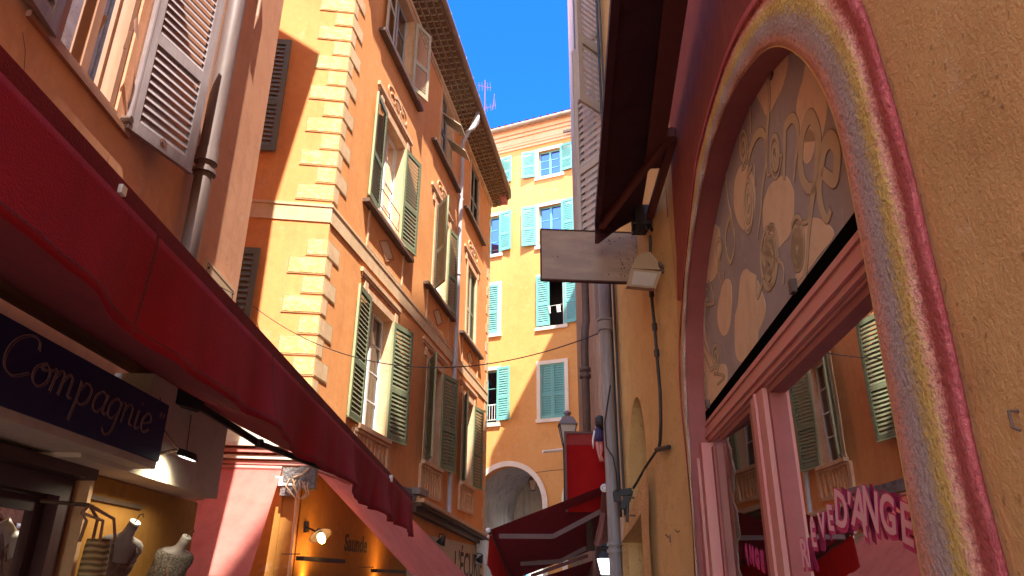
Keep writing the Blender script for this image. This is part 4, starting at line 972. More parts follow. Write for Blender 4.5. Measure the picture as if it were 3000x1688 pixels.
# shop front inside the arch
sf0, sf1 = inn[0][0]+.1, inn[-1][0]-.15
GO = -.16
t_l = R1.at(2100, 1290, GO)
ZG = .5*(R1.at(2532, 781, -.12)[1]+R1.at(2062, 1315, -.12)[1])
tr = MB(); tr.wb(R1, sf1, sf0, ZG, Z_P-.06, -.24, -.12); tr.wb(R1, sf1, sf0, ZG+.03, ZG+.05, -.119, -.105); tr.wb(R1, sf1, sf0, Z_P-.10, Z_P-.075, -.119, -.11); tr.wb(R1, sf1, sf0, ZG-.015, ZG-.001, -.22, -.14)
sfr = tr.build('shop_front', M['pink'], rh)
mul = .5*(R1.at(2215, 1250, GO)[0]+R1.at(2290, 1688, GO)[0])
sA = R1.at(2196, 1180, -.12)[0]; sB = R1.at(2240, 1230, -.12)[0]
jl = R1.at(2062, 1330, -.1)[0]-.16
b = MB(); b.wb(R1, sB, sA, 0, ZG-.016, -.24, -.125); b.wb(R1, (sA+sB)/2-.012, (sA+sB)/2+.012, 0, ZG-.016, -.124, -.11); b.build('door_jamb', M['pink'], sfr)
b = MB(); b.wb(R1, jl, jl+.12, 0, ZG-.016, -.24, -.06); b.wb(R1, jl+.121, inn[0][0]-.01, 0, ZG-.016, -.24, -.04); b.build('door_jamb', M['pink'], sfr)
b = MB(); b.wb(R1, sB-.04, sB-.001, 0, ZG-.05, -.20, -.15); b.wb(R1, sA, sA+.07, 0, ZG-.05, -.22, -.13); b.wb(R1, jl-.07, jl, 0, ZG-.05, -.22, -.13); b.wb(R1, sf1, sB, ZG-.05, ZG-.016, -.20, -.15); b.wb(R1, sA, jl, ZG-.05, ZG-.016, -.20, -.15)
b.build('sash_frame', M['pinkd'], sfr)
for a0_, a1_, d0_, d1_ in ((sf1-.2, sB-.04, 0, -.012), (sA+.04, jl-.04, -.035, .04)):
    MB().add([R1.pt(a0_,0,GO-.02+d0_),R1.pt(a1_,0,GO-.02+d1_),R1.pt(a1_,ZG,GO-.02+d1_),R1.pt(a0_,ZG,GO-.02+d0_)], [(0,1,2,3)]).build('glass_pane', M['shopglass'], sfr)
b = MB(); b.wb(R1, .2, S_BEND-.1, 0, 3.3, -3.2, -3.1); b.wb(R1, .2, S_BEND-.1, 2.9, 3.0, -3.1, -.3); b.wb(R1, S_BEND-.2, S_BEND-.1, 0, 2.9, -3.1, -.45); b.build('shop_interior', M['brownin'], rh)
b = MB(); b.wb(R1, sf1, sf0, Z_P-.054, Z_P+.012, -.24, PO+.006); b.build('shadow_gap', paint('matt_black', (.004,.003,.003), (.006,.005,.005), rough=1, spec=0), rh)  # solid strip coloured black to stand for the shade in the gap
for px_, py_ in ((2335, 845), (2082, 1207)):
    a, h = R1.at(px_, py_, PO); b = MB(); b.wb(R1, a-.02, a+.02, Z_P, Z_P+.06, PO, PO+.03); b.build('hook', M['iron'], rh)
b = MB(); a, h = R1.at(2264, 222, PO); b.wb(R1, a-.02, a+.02, h-.01, h+.01, PO, PO+.01)
b.build('nail', M['iron'], rh)
a, h = R1.at(2992, 1235, .0); b = MB(); b.tube([R1.pt(a, h+.02, .0), R1.pt(a, h+.02, .018), R1.pt(a-.004, h-.012, .02), R1.pt(a-.016, h-.02, .016)], .0035, 7); b.build('wall_hook', M['iron'], rh)
# writing on the glass
def glassword(chars, o, parent, pal):
    """each letter sits between a foot and a head point measured on the pane"""
    for txt, fx, fy, hx, hy, wm in chars:
        a0, h0 = R1.at(fx, fy, o); a1, h1 = R1.at(hx, hy, o)
        H_ = math.hypot(a1-a0, h1-h0); lean = math.atan2(-(a1-a0), h1-h0)
        sz = H_/.70
        if 'Ê' in txt: sz = H_/.92
        if txt == "'": sz = H_/.32
        for bold, oo, mt, dz in ((.030, .0, pal[1], -.10), (.030, .0015, pal[1], 0.0), (-.002, .003, pal[0], 0.0)):
            text(txt, R1, a0, h0+dz*H_-(sz*.45 if txt == "'" else 0), sz, o+oo, pal[0] if mt is pal[0] else mt, parent, bold=bold*sz*.9+.004, turn=lean, sx=wm, ext=.0005)
go = GO-.015
big = [('R',2363,1660,2352,1578,1.0),('Ê',2388,1600,2378,1512,1.0),('V',2414,1572,2405,1502,1.0),('E',2438,1552,2430,1480,1.0),
       ('D',2468,1545,2462,1440,1.0),("'",2482,1475,2481,1435,1.2),('A',2520,1552,2518,1432,.95),('N',2556,1548,2550,1432,.95),('G',2607,1560,2598,1448,1.0),('E',2662,1592,2654,1475,1.0)]
glassword(big, go, rh, (M['pinkletter'], M['magletter']))
small = [('R',2120,1676,2117,1640,1.0),('E',2133,1660,2130,1625,1.0),('V',2143,1652,2140,1612,1.0),('E',2153,1648,2150,1608,1.0),
         ('D',2167,1648,2164,1597,1.0),("'",2174,1615,2173,1600,1.2),('A',2188,1645,2186,1595,1.0),('N',2204,1648,2201,1600,1.0),('G',2220,1658,2217,1608,1.0),('E',2236,1668,2232,1615,1.0)]
glassword(small, go, rh, (M['magletter'], M['magletter']))
# second stretch of wall with the small niche and the rough stone doorway
nich = [R2.at(x, y) for x, y in ((1843,1500),(1841,1400),(1842,1330),(1846,1250),(1853,1185),(1866,1154),(1878,1185),(1888,1250),(1895,1330),(1898,1400),(1898,1500))]
nich = [(nich[0][0], 2.35)] + smooth_(resample(nich[1:-1], 24), 1) + [(nich[-1][0], 2.35)]
dl, dr_ = R2.at(1842, 1640)[0], R2.at(1905, 1640)[0]
dt = [R2.at(x, y) for x, y in ((1842,1590),(1850,1572),(1866,1552),(1882,1530),(1896,1505),(1903,1560))]
door = [(dl, .01), (dl, dt[0][1])] + dt[1:-1] + [(dr_, dt[-2][1]), (dr_, .01)]
MB().poly(R2, rect(0, S_END, 0, 26.6), [nich, door], 0, .62, 0, 0).build('niche_wall', [M['archwall']], rh)
MB().wb(R2, .2, S_END-.1, 0, 4, -.68, -.625).build('niche_back', M['brownin'], rh)  # dark brown sheet, shade of the niche and doorway put into its colour
b = MB(); lp_ = [R2.at(x, y, .0) for x, y in ((1838,1688),(1838,1600),(1846,1545),(1862,1500),(1885,1450),(1905,1385),(1912,1372),(1920,1450),(1922,1560),(1930,1688))]
lp_ = [(lp_[0][0]+.05, .01)]+lp_[1:-1]+[(lp_[-1][0], .01)]
MB().poly(R2, lp_, [[(a, h) for a, h in door][::1] and [(door[0][0], .02)]+door[1:-1]+[(door[-1][0], .02)]], .06, .059, 0, 0).build('rough_door_surround', M['rough'], rh)
# body of the house and roof, following the eave steps shaped for shadows
b = MB(); b.wb(R1, 2.2, S_BEND, 3.6, 26.5, -9, -.9); b.wb(R1, -4.6, 2.19, 3.6, 24.2, -9, -.9); b.wb(R1, S_BK, -4.61, 3.6, 23.5, -9, -.9); b.build('rear_body', M['dark'], rh)
b = MB()
for sa_, sb_, zz in ((2.2, S_BEND, 26.6), (-4.6, 2.18, 24.3), (S_BK, -4.62, 23.6)):
    b.hexa([R1.pt(sa_,zz,.25),R1.pt(sb_,zz,.25),R1.pt(sb_,zz+1.3,-5),R1.pt(sa_,zz+1.3,-5),R1.pt(sa_,zz+.2,.25),R1.pt(sb_,zz+.2,.25),R1.pt(sb_,zz+1.5,-5),R1.pt(sa_,zz+1.5,-5)])
b.wb(R2, 0, S_END, 26.6, 26.8, -3, .1); b.build('roof', M['rooftile'], rh)
# big drainpipe at the end of the wall
def pipe(pxs, py0, py1, W, o, r, n=16): pass
s_p = R2.at(1788, 1300, .12)[0]
b = MB(); pp = lambda z: R2.pt(s_p, z, .12)
b.tube([pp(5.2), pp(.2)], .062, 18)
for y_, hh, rr in ((945, .10, .078), (925, .03, .084), (1598, .03, .078), (1618, .03, .078)):
    z = R2.at(1781, y_, .12)[1]; b.tube([pp(z-hh/2), pp(z+hh/2)], rr, 18)
sharp(b.build('drainpipe', M['zinc'], rh))
b = MB()
for px_, r_ in ((1815, .010), (1803, .014)):
    s_ = R2.at(px_, 1200, .03)[0]; b.tube([R2.pt(s_, 9, .03), R2.pt(s_, 3.0, .03), R2.pt(s_-.02, 2.2, .03)], r_, 6)
pts = [R2.at(x, y, .16) for x, y in ((1800,1130),(1783,1240),(1788,1310),(1808,1340),(1818,1390),(1822,1440))]
b.tube([R2.pt(a, h, .2) for a, h in pts], .008, 6)
b.build('cable', M['black'], rh)
# thin black conduit with its couplings
b = MB(); pts = [R2.at(x, y, .04) for x, y in ((1905,690),(1906,760),(1908,860),(1918,960),(1926,1060),(1934,1150),(1936,1240),(1934,1290),(1930,1318))]
b.tube([R2.pt(a, h, .04) for a, h in pts], .014, 8)
for x, y in ((1909,860),(1918,958),(1924,1035)): a, h = R2.at(x, y, .04); b.tube([R2.pt(a, h-.03, .04), R2.pt(a, h+.03, .04)], .024, 8)
pts = [R2.at(x, y, .03) for x, y in ((1932,1318),(1900,1365),(1880,1400),(1862,1430))]; b.tube([R2.pt(a, h, .05) for a, h in pts], .012, 8)
b.tube([R2.pt(R2.at(1960,1310,.03)[0], R2.at(1960,1310,.03)[1], .03), R2.pt(R2.at(1930,1318,.03)[0], R2.at(1930,1318,.03)[1], .05)], .02, 6)
b.build('conduit', M['black'], rh)

# ================================================================== FAR RIGHT HOUSE
fh = thing('shuttered_house', R3.pt(0, 0), 'worn grey house beyond the drainpipe with tall taupe louvred shutters', 'house')
RL = 9.9; HZ = 19.6
MB().poly(R3, rect(0, RL, 0, HZ), [rect(1.3, 2.3, 5.0, 9.0)], 0, .2).build('street_wall', M['worn'], fh)
e = R3.pt(RL, 0); ang = R(49); f2 = e + Vector((math.sin(ang), math.cos(ang), 0))*14
MB().add([e, f2, f2+Vector((0,0,HZ)), e+Vector((0,0,HZ))], [(0,1,2,3)]).build('far_wall', M['archwall'], fh)
g2 = R3.pt(0, 0, -10)
MB().add([R3.pt(0,HZ,0), R3.pt(RL,HZ,0), f2+Vector((0,0,HZ)), Vector((g2.x, g2.y, HZ)), R3.pt(0,HZ+.2,.2), R3.pt(RL,HZ+.2,.2), f2+Vector((0,0,HZ+.2)), Vector((g2.x, g2.y, HZ+.2))], [(0,1,2,3),(4,5,6,7),(0,1,5,4),(1,2,6,5),(2,3,7,6),(3,0,4,7)]).build('roof', M['rooftile'], fh)
MB().add([R3.pt(.02,3,-.6), R3.pt(RL-.5,3,-.6), R3.pt(RL-.5,HZ,-.6), R3.pt(.02,HZ,-.6)], [(0,1,2,3)]).build('inner_wall', M['dark'], fh)
# thin pipe with its elbow
b = MB(); s_t = R3.at(1731, 1100, .1)[0]
pts = [R3.at(x, y, .1) for x, y in ((1722,790),(1723,870),(1727,960),(1722,1000),(1722,1050),(1722,1130),(1727,1240),(1730,1400),(1735,1600))]
b.tube([R3.pt(3.2, 12, .12), R3.pt(3.2, 6.4, .12), R3.pt(3.2, 5.4, .12), R3.pt(3.05, 5.2, .15), R3.pt(3.0, 4.9, .17), R3.pt(3.0, 2.0, .17)], .06, 10)
for z in (4.55, 4.45): b.tube([R3.pt(3.0, z-.03, .17), R3.pt(3.0, z+.03, .17)], .085, 10)
b.build('thin_drainpipe', M['iron'], fh, smooth=True)
# shutters, placed by their feet
def leafat(px_, py_, dist_s, az, w_, h_, label_parent, top_py=None, cols=('taupe', 'taupe'), n=26, o=.1):
    Wl = Wall(az, tuple(dist_s[:2]), flip=False)
    Mx = Matrix((Wl.u, -Wl.n, Vector((0,0,1)))).transposed().to_4x4(); Mx.translation = Vector(dist_s)
    return link('shutter', leaf_mesh(w_, h_, n, colors=cols), label_parent, Mx)
sw = MB().wb(R3, 1.2, 1.29, 4.9, 9.1, 0, .04).wb(R3, 2.31, 2.4, 4.9, 9.1, 0, .04).build('window', M['taupe'], fh)
r = ray(1699, 292); d_ = 7.3; P1 = CP + r*(d_/r.y); leafat(0, 0, P1, 47, .56, 2.3, sw)
r = ray(1692, 700); d_ = 8.1; P2 = CP + r*(d_/r.y); r2_ = ray(1686, 152); d2 = d_; zt_ = CP.z + r2_.z*(d_/r2_.y)
leafat(0, 0, P2-Vector((0,0,.5)), 148, .90, zt_-P2.z+.5, sw, n=34)

# ================================================================== DARK CANOPY ABOVE THE ARCH
cn = thing('dark_canopy', R1.pt(3, 4.6), 'dark maroon awning seen from beneath, jutting over the painted arch', 'awning')
tip = CP + ray(1748, 640)*1; 
yT = 6.05; r = ray(1750, 655); tipP = CP + r*(yT/r.y); r = ray(1905, 655); mntP = CP + r*(6.15/r.y)
dC = (R1.u*1.0+Vector((-.012, 0, 0))).normalized(); farF, farW = tipP, Vector((R2.pt(.5,0,.06).x, 6.1, mntP.z+.12))
nearF = farF - dC*4.2; nearW = farW - R1.u*4.2; nearW.x -= .0
b = MB(); b.hexa([farF, farW, nearW, nearF, farF+Vector((0,0,.012)), farW+Vector((0,0,.012)), nearW+Vector((0,0,.012)), nearF+Vector((0,0,.012))]); b.build('canopy_fabric', M['maroon'], cn)
b = MB(); b.bar(nearF, farF, .05, .09); b.build('front_bar', M['maroon'], cn)
b = MB(); fl_ = farF-Vector((0,0,.06)); lowtip = CP + ray(1748, 712)*((farF-CP).length)
b.add([farF+Vector((.0,0,.02)), farW, farW-Vector((0,0,.06)), farF.lerp(farW,.5)-Vector((0,0,.11)), farF+Vector((.05,0,-.16)), lowtip+Vector((.02,0,0)), lowtip-Vector((.015,0,0)), farF-Vector((.02,0,0))], [(0,1,2,3,4,5,6,7)])
o_ = b.build('end_flap', M['maroon'], cn); md = o_.modifiers.new('thickness', 'SOLIDIFY'); md.thickness = .02
el = CP + ray(1972, 392)*1; zc = farW.z-.10
r = ray(1965, 395); elP = CP + r*((zc-CP.z)/r.z)
b = MB(); b.bar(farF+Vector((.03,-.05,-.06)), elP, .05, .05); b.build('outer_arm', M['armred'], cn)
b = MB(); r = ray(1892, 675); br_ = CP + r*((zc-.06-CP.z)/r.z); b.bar(br_, elP+Vector((.02,0,-.02)), .06, .06); b.tube([elP-Vector((0,0,.04)), elP+Vector((0,0,.04))], .045, 10); b.build('inner_arm', M['armred'], cn)
b = MB(); b.bar(farW+Vector((-.06,-.9,-.02)), nearW+Vector((-.06,0,-.02)), .14, .16); b.build('roller_box', M['armred'], cn)
b = MB(); c0 = farW+Vector((.0,-.02,-.12)); b.box(-.09, .09, -.12, .12, -.10, .10, 0, Matrix.Translation(c0)); b.bar(c0+Vector((-.08,0,-.02)), br_+Vector((0,0,0)), .06, .09)
for k in range(4): b.tube([c0+Vector((-.1+.05*k, -.1, -.1)), c0+Vector((-.12+.06*k, -.12, -.17))], .016, 6)
b.build('wall_bracket', M['black'], cn)

# ================================================================== BLANK SIGN BOARD AND FLOOD LAMP
sB_ = R2.at(1868, 760)[0]; bp = R2.pt(sB_, 0)
SW = Wall(86, (bp.x, bp.y))
c4 = [SW.at(x, y) for x, y in ((1586,681),(1868,683),(1868,826),(1586,821))]
a0 = (c4[0][0]+c4[3][0])/2; h1 = (c4[0][1]+c4[1][1])/2; h0 = (c4[2][1]+c4[3][1])/2
sg = thing('hanging_sign', bp+Vector((0,0,h0)), 'blank weathered grey rectangular sign board projecting from the wall', 'sign')
b = MB(); b.wb(SW, a0, .0, h0, h1, -.02, .02); b.build('board', M['signboard'], sg)
b = MB(); b.wb(SW, a0-.008, .01, h1, h1+.014, -.025, .025); b.wb(SW, a0-.008, .01, h0-.014, h0, -.025, .025); b.wb(SW, a0-.010, a0, h0, h1, -.025, .025); b.build('edge_trim', M['speck'], sg)
b = MB(); rs = random.Random(3)
for k in range(46):
    a = a0*(1-rs.random()**.8*.98) if k < 34 else a0*rs.random(); h = h0+.04+(h1-h0-.08)*rs.random(); r_ = rs.uniform(.002, .007)
    if k < 34: a = -rs.random()*.30
    b.slab(SW, [(a+r_*1.4*math.cos(t*math.pi/3), h+r_*math.sin(t*math.pi/3)) for t in range(6)], .02, .0215)
b.build('rust_speckle', M['speck'], sg)
sl_ = R2.at(1935, 800)[0]
lp0 = thing('wall_floodlight', R2.pt(sl_, 4), 'beige wall floodlight on a curled bracket at the edge of the sign board', 'lamp')
yl = 5.75; P = lambda x, y, dd=0.0: CP + ray(x, y)*((yl+dd)/ray(x, y).y)
b = MB()
pf = [P(1842,836,-.18), P(1922,842,-.18), P(1936,797,-.18), P(1848,788,-.18)]; pb = [P(1846,816,.10), P(1926,818,.10), P(1934,790,.10), P(1852,782,.10)]
tp = [P(1876,742,-.05), P(1905,738,-.05), P(1925,760,-.05), P(1932,790,-.05), P(1852,786,-.05), P(1862,756,-.05)]
tb = [q_+Vector((0,.16,0)) for q_ in tp]
b.add(tp+tb, [tuple(range(6)), tuple(range(11,5,-1))]+[(i,(i+1)%6,6+(i+1)%6,6+i) for i in range(6)])
b.build('housing', M['beigelamp'], lp0)
b = MB(); q0 = [P(1838,838,-.12), P(1920,846,-.12), P(1938,796,-.12), P(1848,786,-.12)]; q1 = [v+Vector((0,.10,.015)) for v in q0]
b.hexa(q0+q1); b.build('front_rim', M['beigelamp'], lp0)
def inset(q, f, d): c_ = sum(q, Vector())/4; return [c_+(v-c_)*f+d for v in q]
b = MB(); b.add(inset(q0, .76, Vector((0,-.006,-.004))), [(0,1,2,3)]); b.build('lens', M['lampglass'], lp0)
b = MB(); b.tube([P(1925,790), P(1955,800), P(1972,790), P(1978,770), P(1965,752), P(1950,762), P(1945,745), P(1955,730), P(1968,735)], .016, 8); b.tube([P(1928,770), P(1945,785), P(1960,780), P(1974,800)], .02, 8)
b.build('curled_bracket', M['iron'], lp0)

# security lights on the corner by the big pipe
sp_ = thing('security_spotlight', R2.pt(1.9, 2.4, .15), 'cluster of small black security spotlights beside the big drainpipe', 'lamp')
yl = 7.1; b = MB()
b.bar(P(1800,1447), P(1850,1440), .08, .06); b.bar(P(1798,1456), P(1818,1453), .07, .09); b.bar(P(1822,1490), P(1838,1455), .06, .05); b.tube([P(1840,1450), P(1838,1530)], .014, 6)
b.build('housing', M['black'], sp_)
b = MB(); b.tube([P(1853,1438), P(1845,1465), P(1830,1495), P(1818,1490), P(1830,1462), P(1852,1445)], .008, 6); b.build('cable', M['black'], sp_)
b = MB(); yl = 6.6; b.tube([P(1845,1458), P(1859,1459)], .008, 5); b.tube([P(1845,1510), P(1862,1511)], .008, 5); b.build('peg', M['iron'], sp_)
# rusty latch on the sandy wall and small hooks
yl = 5.85; lt = thing('iron_latch', R2.pt(.2, 2.4), 'long rusty iron latch hanging on the sandy wall left of the pink door', 'latch')
b = MB(); b.tube([P(1992,1388), P(1994,1400), P(1997,1428)], .018, 8, 0); b.tube([P(1997,1425), P(2003,1500)], .024, 8, 1); b.tube([P(2003,1500), P(2006,1518), P(2008,1530)], .028, 8, 1); b.build('latch', [M['beigelamp'], M['rust']], lt)
hk = thing('wall_hook', R2.pt(.4, 2.1), 'pair of thin bent iron hooks low on the sandy wall', 'hook')
b = MB(); b.tube([P(1950,1565), P(1958,1576), P(1963,1568), P(1964,1590)], .006, 5); b.tube([P(1978,1552), P(1985,1560), P(1993,1554)], .005, 5); b.build('wire', M['iron'], hk)

# ================================================================== RED BOX SIGN, RED AWNINGS, LANTERNS, DOLL beyond the pipe
yl = 9.6; RB = Wall(92, (R3.pt(2.1, 0).x, yl)) 
c4 = [RB.at(x, y) for x, y in ((1655,1267),(1785,1267),(1785,1480),(1656,1460))]
rb = thing('red_windbreak', RB.pt(-.4, 2.5), 'tall bright red canvas panel beside the street lantern, above the red awnings', 'panel')
a0, a1, h1 = c4[0][0], c4[1][0], c4[0][1]; hm = RB.at(1700, 1305)[1]; hb = RB.at(1700, 1500)[1]
b = MB(); b.wb(RB, a0+.015, a1, hm+.003, h1-.02, -.02, .0); b.build('upper_band', cloth('faded_red_canvas', (.42,.05,.045), (.48,.07,.06), trans=.25), rb)
b = MB(); b.wb(RB, a0+.015, a1, hb, hm, -.02, -.004); b.build('panel', M['redpanel'], rb)
b = MB(); b.wb(RB, a0-.012, a1, h1-.02, h1+.012, -.03, .02); b.wb(RB, a0-.012, a0+.015, hb, h1-.021, -.03, .02); b.build('frame', M['armred'], rb)
# awning with its near edge running down to the left
yn = 9.3; Pn = lambda x, y, Y: CP + ray(x, y)*(Y/ray(x, y).y)
r2a = thing('far_red_awning', Pn(1600, 1500, 10), 'red awning on folding arms reaching left from the far right wall', 'awning')
nw, nf, ff, fw_ = Pn(1782,1418,9.2), Pn(1436,1552,9.3), Pn(1500,1700,12.6), Pn(1735,1612,12.6)
def sheet(a, b_, c_, d, n=10, sag=.03):
    m_ = MB(); vs = []
    for i in range(n+1):
        for j in range(n+1):
            u, v = i/n, j/n; q_ = a.lerp(b_, u).lerp(d.lerp(c_, u), v); q_.z -= sag*math.sin(math.pi*u)*math.sin(math.pi*v); vs.append(q_)
    k = n+1; m_.add(vs, [(k*i+j, k*(i+1)+j, k*(i+1)+j+1, k*i+j+1) for i in range(n) for j in range(n)]); return m_
sheet(nw, nf, ff, fw_).build('canopy_fabric', M['redshade'], r2a, smooth=True)
b = MB(); n = 30; vs = []
for i in range(n+1):
    t = i/n; q_ = nf.lerp(ff, t); dpx = .40+.02*math.sin(i)
    vs += [q_+Vector((.0,0,0)), q_+Vector((-.03+.015*math.sin(i*.9),0,-dpx))]
b.add(vs, [(2*i,2*i+2,2*i+3,2*i+1) for i in range(n)]).build('valance', M['redpanel'], r2a, smooth=True)
def armset(par, y0, pts, mat='armgrey', wd=.055):
    b = MB()
    for i in range(len(pts)-1): b.bar(Pn(*pts[i], y0), Pn(*pts[i+1], y0), .04, wd)
    b.build('folding_arm', M[mat], par)
armset(r2a, 9.25, [(1462,1571),(1620,1572),(1772,1492)]); armset(r2a, 10.6, [(1525,1652),(1640,1645),(1735,1597)])
b = MB(); b.tube([nf-Vector((.01,0,.01)), ff-Vector((.01,0,.01))], .03, 8); b.build('front_bar', M['armred'], r2a)
b = MB(); b.tube([Pn(1776,1420,9.0), Pn(1770,1500,9.2), Pn(1762,1560,9.2), Pn(1750,1600,9.2)], .05, 8); b.build('roller_bracket', M['armred'], r2a)
r3a = thing('lower_red_awning', Pn(1600, 1650, 13), 'second red awning lower down behind the far red awning', 'awning')
sheet(Pn(1745,1640,13.2), Pn(1560,1700,13.2), Pn(1600,1740,16), Pn(1735,1690,16)).build('canopy_fabric', M['redshade'], r3a, smooth=True)
b = MB(); b.bar(Pn(1555,1688,13.1), Pn(1722,1628,13.1), .05, .06); b.build('front_bar', M['armred'], r3a)
# white ornament ring and bulbs
yl = 8.95; orn = thing('round_ornament', P(1771, 1430), 'small round white openwork ornament at the top of the far red awning', 'ornament')
b = MB(); rp = lambda rr, t: P(1771+rr*math.cos(t), 1430+rr*math.sin(t)); b.tube([rp(10, k*math.pi/8) for k in range(17)], .010, 6)
for k in range(4): b.tube([rp(10, k*math.pi/4), rp(10, k*math.pi/4+math.pi)], .007, 5)
b.build('ring', M['bulbw'], orn)
def ball(b, c_, r, n=10, k=0):
    vs = []; 
    for i in range(n+1):
        th = math.pi*i/n
        for j in range(n*2): ph = math.pi*j/n; vs.append(Vector(c_)+Vector((r*math.sin(th)*math.cos(ph), r*math.sin(th)*math.sin(ph), r*math.cos(th))))
    w2 = n*2; return b.add(vs, [(i*w2+j, i*w2+(j+1)%w2, (i+1)*w2+(j+1)%w2, (i+1)*w2+j) for i in range(n) for j in range(w2)], k)
for (x, y, yy, lb) in ((1430, 1554, 9.25, 'large round white bulb at the left tip of the far red awning'), (1432, 1573, 9.4, 'smaller white bulb just under the large one at the awning tip')):
    yl = yy; b = MB(); ball(b, P(x, y), .030 if y < 1560 else .022); b.tube([P(x, y-4), P(x+8, y-6)], .008, 6)
    tag(b.build('bulb', M['bulbw'], None, smooth=True), lb, 'bulb', 'bulbs at the awning tip')
# lanterns
def lantern(cx, top, bot, half, Y, label, lit=False, post=None, bracket=None):
    global yl; yl = Y; t = thing('street_lantern', P(cx, bot), label, 'lantern', 'old style street lanterns'); s = (P(cx+half, 0+top)-P(cx, top)).length
    zt, zb = P(cx, top).z, P(cx, bot).z; H_ = zt-zb; X, Yc = P(cx, bot).x, Y
    def ring(z, r): return [Vector((X+r*a, Yc+r*b_, z)) for a, b_ in ((-1,-1),(1,-1),(1,1),(-1,1))]
    b = MB(); b.hexa(ring(zb+H_*.58, s*1.12)+ring(zb+H_*.80, s*.60)); b.hexa(ring(zb+H_*.56, s*1.16)+ring(zb+H_*.58, s*1.16)); b.tube([(X,Yc,zb+H_*.80),(X,Yc,zb+H_*.90)], s*.32, 10); b.tube([(X,Yc,zb+H_*.90),(X,Yc,zb+H_*.94),(X,Yc,zb+H_)], [s*.5, s*.45, s*.1], 10); b.build('cap', M['dzinc'] if not lit else M['black'], t)
    b = MB(); b.hexa(ring(zb+.0, s*.55)+ring(zb+H_*.555, s*.97)); b.build('glass_body', M['lanternon'] if lit else M['lampglass'], t)
    b = MB(); lo_, hi_ = ring(zb, s*.58), ring(zb+H_*.56, s*1.0)
    for i in range(4): b.bar(lo_[i], hi_[i], s*.09, s*.09)
    b.hexa(ring(zb-H_*.04, s*.6)+ring(zb, s*.6)); b.build('frame', M['black'], t)
    if post:
        b = MB(); b.tube([P(x, y) for x, y in post], .022, 8); b.build('post', M['black'], t)
    return t
lantern(1664, 1203, 1305, 24, 10.0, 'unlit glass street lantern standing above the red canvas panel', post=[(1652,1300),(1654,1320),(1656,1400),(1656,1470)])
lt2 = lantern(1776, 1600, 1684, 23, 8.6, 'lit street lantern hanging low against the big drainpipe', lit=True, post=[(1760,1600),(1776,1598),(1790,1606)])
l3 = lantern(1561, 1388, 1436, 12, 26.5, 'small glass lantern hanging inside the arched passage', post=[(1561,1388),(1561,1376)])
# hanging doll
yl = 9.0; dl_ = thing('hanging_doll', P(1757, 1250), 'small doll in a dark dress with white collar and red stockings hanging by the drainpipe', 'doll')
b = MB(); b.tube([P(1757,1218), P(1757,1226), P(1758,1240), P(1758,1256)], [.03,.062,.066,.04], 12); b.tube([P(1764,1235), P(1768,1262)], [.035,.02], 8); b.build('hair', M['black'], dl_, smooth=True)
b = MB(); b.tube([P(1753,1252), P(1754,1262), P(1755,1280), P(1756,1294)], [.035,.045,.050,.045], 12); b.build('dress', M['navy'], dl_, smooth=True)
b = MB(); b.tube([P(1745,1255), P(1753,1251), P(1763,1252)], .012, 8); b.build('collar', M['bulbw'], dl_, smooth=True)
for dx in (0, 8):
    b = MB(); b.tube([P(1751+dx,1294), P(1753+dx,1318), P(1755+dx*.6,1334), P(1762+dx*.5,1352)], [.026,.024,.014,.022], 8); b.build('leg', M['pink'], dl_, smooth=True)
b = MB(); b.tube([P(1742,1262), P(1737,1290), P(1738,1314)], [.012,.012,.006], 6); b.build('arm', M['bulbw'], dl_, smooth=True)
# flag holder on the yellow house
sa, ha = BW.at(1600, 1320, .3)
b = MB(); p_ = BW.pt(BW.at(1590,1324,.6)[0], BW.at(1590,1324,.6)[1], .6); b.tube([p_, BW.pt(BW.at(1655,1317,.1)[0], BW.at(1655,1317,.1)[1], .1)], .045, 8)
tag(b.build('flagpole', M['whitep']), 'short white flagpole stub beside the street lantern on the yellow wall', 'pole')
# street lamp head under the orange house eave
sl3 = thing('street_lamp', A2.pt(8.2, 12.9), 'white teardrop street lamp on a thin arm under the orange house eave', 'street lamp')
q0 = A2.pt(A2.at(1347,396,.05)[0], A2.at(1347,396,.05)[1], .05); 
_q = lambda x, y, o: A2.pt(*A2.at(x, y, o), o)
b = MB(); b.tube([_q(1347,396,.05), _q(1362,388,.35), _q(1376,380,.55)], .025, 8); b.build('arm', M['greybl'], sl3)
b = MB(); b.tube([_q(1374,382,.55), _q(1385,375,.62), _q(1397,358,.72), _q(1403,338,.8)], [.02,.07,.075,.02], 10); b.build('lamp_head', M['whitep'], sl3, smooth=True)
# antenna on the yellow house roof
an = thing('tv_antenna', BW.pt(-1.1, 19.5, -2), 'spindly pinkish television antenna on the yellow house roof', 'antenna')
def Q(x, y, Y=27.5): return CP + ray(x, y)*(Y/ray(x, y).y)
b = MB(); b.tube([Q(1420,345), Q(1421,235)], .018, 6); b.build('mast', M['rust'], an)
b = MB(); b.tube([Q(1400,250), Q(1438,258)], .011, 5)
for x in (1403,1412,1428,1436): b.tube([Q(x,242), Q(x+1,266)], .006, 5)
b.tube([Q(1421,318), Q(1449,310)], .011, 5); b.tube([Q(1443,322), Q(1449,275)], .011, 5)
for x, y in ((1425,306),(1436,304),(1449,290),(1449,300)): b.tube([Q(x,y), Q(x+3,y+20)], .006, 5)
b.build('elements', M['rust'], an)
